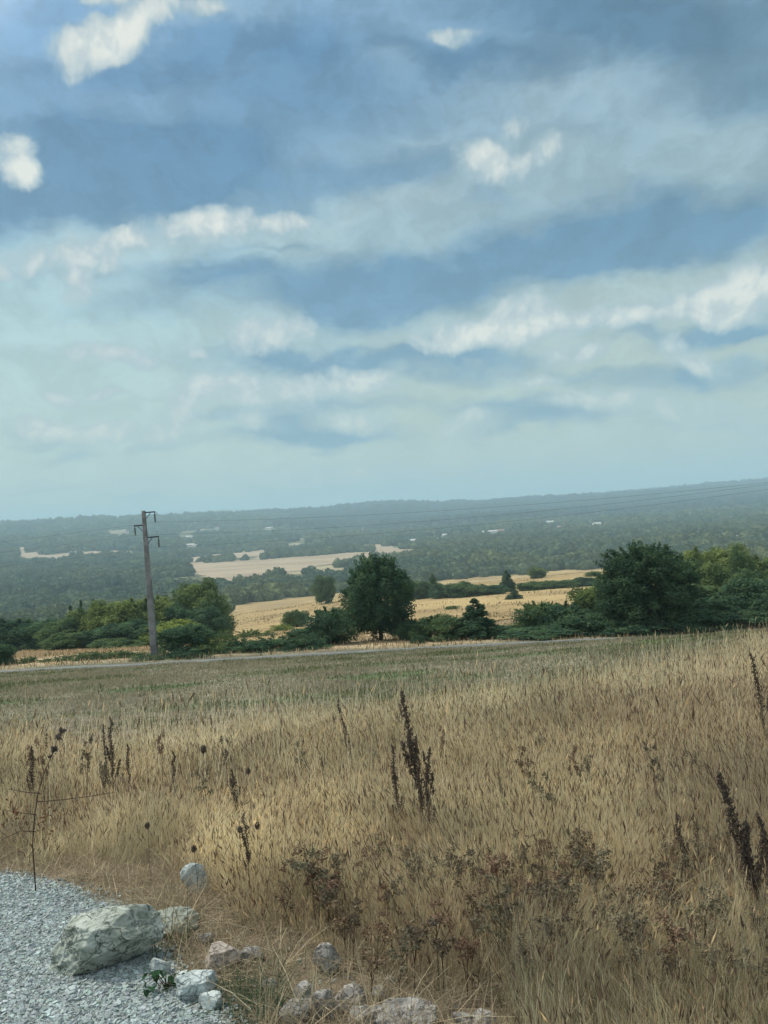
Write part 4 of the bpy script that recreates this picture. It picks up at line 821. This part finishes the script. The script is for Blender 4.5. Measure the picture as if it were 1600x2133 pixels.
# low dead litter between gravel and tall grass
r = np.random.default_rng(35); x, y = scatter(130000, 2.4, 7.5, -.62, .40, r); z = H(x, y); px, py, _ = project(np.stack([x, y, z], -1))
rub = (px > 580) & (px < 1080) & (py > 2030); ok = (py > front_limit(px)-60) & ~(rub & (r.uniform(0, 1, len(x)) < .55)) & ~inpoly(x+r.normal(0, .04, len(x)), y+r.normal(0, .04, len(x)), GRAVEL_W) & (r.uniform(0, 1, len(x)) < .15+1.3*fbm(x/.25, y/.25, 2, 71)**1.3)
x, y, px, py = x[ok], y[ok], px[ok], py[ok]; n = len(x); t = r.uniform(0, 1, n)[:, None]
C = np.array([.40, .33, .22])*(1-t)+np.array([.24, .20, .14])*t; sm = r.uniform(0, 1, n) < .18; C[sm] = TAN*r.uniform(.7, 1.1, (sm.sum(), 1))
gw_ = np.exp(-((px-520)/95)**2-((py-2105)/55)**2)*1.1+np.exp(-((px-330)/50)**2-((py-2000)/30)**2); gm_ = r.uniform(0, 1, n) < gw_; C[gm_] = np.array([.08, .12, .07])*r.uniform(.6, 1.3, (gm_.sum(), 1))
V, F, K = blades(x, y, r.uniform(.04, .19, n)*(1+.8*(fbm(x/.5, y/.5, 2, 72) > .55)), .005*r.uniform(.6, 1.5, n), C, .75, 36, curl=.8)
obj('ground_cover', mesh('ground_cover', V, F, K), M_GRASS, kind='stuff', label='low brown withered grass and green weeds between gravel and tall grass', cat='grass')

# ------------------------------------------------------------------ dead stalks and weeds
def seeds_on(pts, r, n, size, rad, t0=.35):
    """little faceted seeds clustered round a stalk"""
    pts = np.asarray(pts, float); t = t0+(1-t0)*r.uniform(0, 1, n)**.9; t = np.floor(t*26)/26+r.normal(0, .009, n); t = np.clip(t, 0, 1)*(len(pts)-1); i_ = np.minimum(t.astype(int), len(pts)-2); f = (t-i_)[:, None]
    c = pts[i_]*(1-f)+pts[i_+1]*f; env = np.sin(np.pi*np.clip((t/(len(pts)-1)-t0)/(1-t0)*.85+.15, 0, 1))**.6
    c = c+r.normal(0, 1, (n, 3))*(rad*env)[:, None]; s = size*r.uniform(.5, 1.3, n)
    oc = np.array([(1, 0, 0), (-1, 0, 0), (0, 1, 0), (0, -1, 0), (0, 0, 1.5), (0, 0, -1.5)], float)
    V = (c[:, None]+oc[None]*s[:, None, None]*r.uniform(.6, 1.2, (n, 6, 1))).reshape(-1, 3)
    f8 = np.array([(0, 2, 4), (2, 1, 4), (1, 3, 4), (3, 0, 4), (2, 0, 5), (1, 2, 5), (3, 1, 5), (0, 3, 5)])
    return V, (f8[None]+np.arange(n)[:, None, None]*6).reshape(-1, 3)
def dock(tip, base, Dd, label, seed, branches=4, thick=1.0, group='dead dock stalks in the grass', wob=.03, droop=0.0):
    """tip and base given as they stand in the photo; Dd metres from the camera"""
    r = np.random.default_rng(seed); u0, v0 = ray(*base); x0 = u0*Dd; z0 = float(H(x0, Dd)); u1, v1 = ray(*tip); tx, tz = u1*Dd-x0, CAMZ-v1*Dd-z0
    u0b, v0b = ray(*base); n = 12; t = np.linspace(0, 1, n)
    zb = CAMZ-v0b*Dd-z0               # where the photo shows its foot above the ground
    P = np.stack([tx*t**1.25+r.normal(0, wob*.3, n)*t, r.normal(0, .01, n)+.06*t, tz*t-droop*np.abs(tx)*t**5], -1)
    e = empty('dock_stalk', (x0, Dd, z0-.02), 0, label=label, cat='dead stalk', group=group)
    paths = [(P, .006*thick*(1-.65*t))]; SV, SF = seeds_on(P, r, int(430*thick), .0062*thick, .013*thick, .45); heads_ = [(SV, SF)]
    for k_ in range(branches):
        a = .3+.42*k_/max(1, branches)+r.uniform(-.03, .03); i_ = int(a*(n-1)); b0 = P[i_]; th = r.uniform(0, 6.28); L = tz*r.uniform(.16, .34); sgn = 1 if k_ % 2 else -1
        tt = np.linspace(0, 1, 6)[:, None]; B = b0+np.concatenate([sgn*.30*L*tt**.7*abs(math.cos(th*.3)), .25*L*math.sin(th)*tt, L*tt**1.05], 1)
        paths.append((B, .0035*thick*(1-.5*tt[:, 0]))); V_, F_ = seeds_on(B, r, int(150*thick), .0055*thick, .010*thick, .3); heads_.append((V_, F_))
    V, F = tubes(paths, 5); obj('stem', mesh('stem', V, F, None, True), M_STEM, e)
    for V_, F_ in heads_: obj('seed_head', mesh('seed_head', V_, F_), M_SEED, e)
    return e
dock((834, 1430), (893, 1740), 5.6, 'tallest dark dock stalk, rising in the middle above the grass', 1, 7, 1.15)
dock((815, 1545), (832, 1680), 5.7, 'slimmer dark dock stalk left of the tallest middle one', 2, 3, .8)
dock((882, 1560), (900, 1700), 5.5, 'slim dark stalk leaning on the tallest middle one', 3, 3, .8)
dock((1500, 1600), (1612, 1950), 3.9, 'thick dark dock stalk bending left near the right edge', 4, 3, 1.15)
dock((1530, 1720), (1608, 1960), 3.9, 'shorter dark stalk left of the thick bending one', 5, 2, .8)
dock((1590, 1690), (1620, 1900), 4.0, 'dark stalk cut by the right edge beside the thick bending one', 6, 2, .9)
dock((1414, 1690), (1442, 1900), 4.4, 'dark upright dock stalk left of the thick bending one', 7, 2, .8)
dock((1566, 1352), (1606, 1500), 7.5, 'dark stalk near the right edge above the grass skyline', 8, 2, 1.1)
dock((702, 1450), (742, 1580), 8.5, 'thin dark stalk with hooked top left of the tallest middle one', 9, 1, .9)
dock((212, 1503), (218, 1620), 8.0, 'dark short stalk left of its taller neighbour on the left', 10, 1, .8)
dock((225, 1490), (234, 1640), 7.8, 'dark stalk, taller of the pair on the left', 11, 3, 1.0)
dock((60, 1550), (66, 1640), 8.0, 'dark stalk nearest the left edge', 12, 2, .9)
dock((260, 1548), (268, 1640), 8.0, 'short dark stalk right of the pair on the left', 13, 1, .8)
dock((356, 1562), (360, 1660), 7.6, 'dark stalk between the left pair and the round seed head', 14, 1, .8)
dock((478, 1600), (497, 1700), 6.6, 'dark ragged stalk left of centre with curled side twigs', 15, 5, .9)
dock((1040, 1608), (1058, 1700), 6.5, 'small dark stalk right of the tallest middle one', 16, 1, .7)
dock((505, 1690), (522, 1850), 5.2, 'dark stalk below the ragged one left of centre', 17, 3, .7)
dock((1450, 1690), (1455, 1760), 4.6, 'faint brown stalk beside the dark upright one', 18, 1, .5)
# round seed heads on thin stems
def thistle(px, py, Dd, label, seed, s=.02):
    r = np.random.default_rng(seed); u, v = ray(px, py); x = u*Dd; z0 = float(H(x, Dd)); h = CAMZ-v*Dd-z0
    e = empty('seed_head_stalk', (x, Dd, z0), 0, label=label, cat='dead stalk', group='round seed heads on thin stems')
    t = np.linspace(0, 1, 6); V, F = tubes([(np.stack([r.normal(0, .006, 6), r.normal(0, .006, 6), h*t-.02], -1), .0022-.001*t)], 5); obj('stem', mesh('stem', V, F), M_STEM, e)
    n = 170; d = r.normal(0, 1, (n, 3)); d /= np.linalg.norm(d, axis=1, keepdims=True); P = d*[s*.75, s*.75, s]*1.05
    b = bmesh.new(); bmesh.ops.create_icosphere(b, subdivisions=3, radius=1); BV = np.array([v_.co for v_ in b.verts]); BF = np.array([[v_.index for v_ in f.verts] for f in b.faces]); b.free()
    BV = BV*[s*.72, s*.72, s]*(1+r.normal(0, .07, (len(BV), 1)))
    t1 = np.cross(d, r.normal(0, 1, (n, 3))); t1 /= np.linalg.norm(t1, axis=1, keepdims=True)
    SV = np.stack([P*.85+t1*s*.08, P*.85-t1*s*.08, P*1.35], 1).reshape(-1, 3); SF = np.arange(n*3).reshape(-1, 3)+len(BV)
    V = np.concatenate([BV, SV])+[0, 0, h]; obj('seed_head', mesh('seed_head', V, np.concatenate([BF, SF])), M_SEED, e)
for k_, (a_, b_, c_, l_) in enumerate(((424, 1561, 6.2, 'dark oval seed head highest of the round ones left of centre'), (517, 1606, 6.0, 'dark oval seed head right of the ragged stalk'), (307, 1720, 5.6, 'small round seed head left of the ragged stalk'), (536, 1720, 5.4, 'small round seed head right of the lower dark stalk'),
                                       (404, 1768, 5.2, 'round seed head just above the upright pale rock'), (500, 1728, 5.2, 'round seed head touching the lower dark stalk'), (1225, 1598, 6.4, 'round seed head in the grass right of centre'), (640, 1805, 5.2, 'round seed head low in the grass left of the dark weeds'))):
    thistle(a_, b_, c_, l_, 50+k_, .022 if k_ != 0 else .03)
# brown flat topped weeds
def weed_mesh(seed):
    r = np.random.default_rng(seed); paths = []; cen = []
    h = .5; t = np.linspace(0, 1, 5); main = np.stack([.03*t*r.normal(), .03*t*r.normal(), h*t], -1) if False else np.stack([.05*t*t*r.normal(), .05*t*t*r.normal(), h*.8*t], -1)
    paths.append((main, .003-.0012*t))
    for k_ in range(6):
        b0 = main[2+k_ % 3]; a = k_*1.05+r.uniform(-.3, .3); L = r.uniform(.04, .09); s = np.linspace(0, 1, 4)[:, None]; B = b0+np.concatenate([np.cos(a)*L*.75*s, np.sin(a)*L*.75*s, L*s+(h*.8-b0[2])*.45*s], 1); paths.append((B, .002-.001*s[:, 0])); cen.append(B[-1])
        cen.append(B[-1]+r.normal(0, .02, 3))
    cen = np.array(cen+[main[-1]]); n = 330; ci = r.integers(0, len(cen), n); P = cen[ci]+r.normal(0, 1, (n, 3))*[.013, .013, .009]
    SV, SF = leaf_quads(P, r.normal(0, 1, (n, 3)), .015, r, 1.0); col_ = np.array([(.20, .15, .10), (.18, .17, .115), (.21, .145, .10), (.15, .13, .095), (.19, .17, .12)][seed % 5])*r.uniform(.4, 1.6, (n, 1)); V, F = tubes(paths, 4)
    return mesh('dead_weed', np.concatenate([V, SV]), np.concatenate([F, SF+len(V)]), np.concatenate([np.tile([.13, .09, .06], (len(V), 1)), np.repeat(col_, 4, 0)]))
WM_ = [weed_mesh(300+i_) for i_ in range(5)]
for a in WM_: a.materials.append(M_GRASS)
def weed(px, py, Dd, label, k_, group='brown flat topped weeds', s=1.0):
    u, v = ray(px, py); x = u*Dd; z0 = float(H(x, Dd)); h = CAMZ-v*Dd-z0; r = random.Random(k_)
    e = obj('dead_weed', WM_[k_ % 5], label=label, cat='weed', group=group); e.location = (x, Dd, z0); e.rotation_euler = (0, 0, r.uniform(0, 6.28)); sx_ = r.uniform(.8, 1.25)*s; e.scale = (sx_, sx_, max(.4, min(2., h/.46)))
WD = [(1225, 1750, 'reddish brown weed cluster right of centre, widest of them'), (1185, 1775, 'brown weed just left of the widest reddish cluster'), (1035, 1785, 'dark brown weed above the middle of the lower grass'), (945, 1775, 'greyish dark weed left of the middle brown ones'), (855, 1785, 'dark weed below the tallest dock stalk'), (660, 1790, 'dark grey brown weed left of the tallest dock stalk'),
      (680, 1785, 'dark weed beside the grey brown one on the left'), (1150, 1810, 'large dark brown weed in the thick of the lower grass'), (1125, 1830, 'dark grey weed under the large brown one'), (1165, 1845, 'dark brown weed with a broad top under the large one'), (985, 1860, 'reddish brown weed above the green tinted grass'), (1040, 1870, 'greenish brown weed right of the reddish one'),
      (905, 1905, 'dark weed low in the grass left of centre'), (855, 1920, 'small brown weed above the bottom rocks'), (1310, 1900, 'grey green weed right of the lower middle'), (1345, 1825, 'brown weed right of the large dark one'), (1460, 1895, 'dark green brown weed below the upright dock stalk'), (1405, 1935, 'dark weed near the bottom right'), (1140, 1900, 'brown weed in the middle of the lower right'), (1240, 1800, 'brown weed under the widest reddish cluster')]
for k_, (a_, b_, l_) in enumerate(WD): weed(a_, b_, float(np.clip(hit(a_, b_+150)[1], 3.0, 6.2)), l_, k_, s=1.15)
rr = random.Random(9)
for k_ in range(105):
    a_ = rr.uniform(590, 1600); b_ = rr.uniform(1745, 1990)
    if a_ < 700: b_ = min(b_, 1850)
    weed(a_, b_, float(np.clip(hit(a_, min(2125, b_+125))[1], 3.0, 6.4)), 'small brown weed with dark seed clusters sunk in the lower straw grass', k_+40, 'small brown weeds in the lower grass', s=rr.uniform(.55, 1.1))
for k_ in range(46):
    a_ = rr.uniform(20, 1600); b_ = rr.uniform(1520, 1740); 
    weed(a_, b_, rr.uniform(6.8 if a_ < 520 else 5.5, 9), 'faint brown weed head showing among the upper straw grass', k_+140, 'faint brown weeds in the upper grass', s=rr.uniform(.5, 1.0))
# leafless sapling on the left
r = np.random.default_rng(77); Dd = 5.6; u, v = ray(70, 1795); x0 = u*Dd; z0 = float(H(x0, Dd))
def wp(px, py, Dq=Dd): u_, v_ = ray(px, py); return np.array([u_*Dq-x0, Dq-Dd, CAMZ-v_*Dq-z0])
stem = np.array([wp(72, 1815), wp(68, 1760), wp(72, 1700), wp(80, 1650), wp(92, 1610), wp(106, 1578), wp(118, 1545), wp(128, 1520)]); stem[0, 2] = -.05
br = [[wp(76, 1672), wp(130, 1668), wp(190, 1660), wp(240, 1652)], [wp(82, 1655), wp(50, 1652), wp(10, 1645)], [wp(72, 1735), wp(40, 1733), wp(15, 1745), wp(0, 1752)], [wp(74, 1700), wp(40, 1695), wp(-5, 1688)], [wp(70, 1770), wp(58, 1785), wp(60, 1800)]]
e = empty('sapling', (x0, Dd, z0), 0, label='thin bare sapling with long side twigs at the left edge', cat='sapling')
V, F = tubes([(stem, np.linspace(.0055, .0018, len(stem)))]+[(np.array(b_)+[0, .02, 0], np.linspace(.004, .0015, len(b_))) for b_ in br], 6); obj('stem', mesh('stem', V, F, None, True), M_STEM, e)
cc = np.array([wp(128, 1522), wp(122, 1535), wp(112, 1560), wp(106, 1575)]+[wp(95, 1690), wp(105, 1700), wp(88, 1705), wp(30, 1690), wp(45, 1700), wp(90, 1720)]); n = 260; ci = r.integers(0, len(cc), n); ci[:90] = r.integers(0, 3, 90)
P = cc[ci]+r.normal(0, 1, (n, 3))*np.where(ci < 4, .010, .045)[:, None]; SV, SF = leaf_quads(P, r.normal(0, 1, (n, 3)), .018, r); obj('dry_leaves', mesh('dry_leaves', SV, SF, np.repeat(np.where((ci < 4)[:, None], [.13, .11, .10], [.17, .09, .055])*r.uniform(.6, 1.4, (n, 1)), 4, 0)), M_GRASS, e)
# green sprig with heart shaped leaves in the gravel
Dd = hit(345, 2062)[1]; u, v = ray(345, 2062); x0 = u*Dd; z0 = float(H(x0, Dd)); e = empty('leafy_sprig', (x0, Dd, z0), 0, label='small green leafy sprig growing from the gravel before the whitish rock', cat='plant')
r = np.random.default_rng(12); paths = []; LV, LF = [], []; o_ = 0
leaf = np.array([(0, 0, 0), (.35, .18, .05), (.42, .5, .02), (0, 1.05, -.12), (-.42, .5, .02), (-.35, .18, .05)], float); lf = [(0, 1, 2, 3), (0, 3, 4, 5)]
for k_ in range(9):
    tipx, tipy = [(300, 2030), (312, 2050), (330, 2075), (352, 2060), (372, 2048), (380, 2032), (350, 2028), (322, 2022), (300, 2065)][k_]
    tip = np.array(wp(tipx, tipy, Dd-.03*r.uniform(0, 3))); tip[2] = max(tip[2], .03); b0 = np.array([r.uniform(-.02, .02), 0, 0]); m_ = (b0+tip)/2+[0, 0, .05]
    paths.append((np.array([b0, m_, tip]), [.003, .0022, .0014]))
    for j_ in range(4):
        c = (m_ if j_ == 3 else tip)+r.normal(0, .016, 3); c[2] = max(c[2], .025); a = r.uniform(0, 6.28); tl = r.uniform(.3, 1.1); s = r.uniform(.03, .05)
        M = np.array(Euler((-tl, r.uniform(-.3, .3), a)).to_matrix()); LV.append(leaf*s@M.T+c); LF += [tuple(i_+o_ for i_ in f) for f in lf]; o_ += 6
V, F = tubes(paths, 5); obj('stem', mesh('stem', V, F), M_STEM, e)
LVc = np.concatenate(LV); obj('leaves', mesh('leaves', LVc, np.array(LF), np.tile([.045, .10, .05], (len(LVc), 1))*np.repeat(r.uniform(.7, 1.4, (len(LV), 1)), 6, 0)), M_GRASS, e)
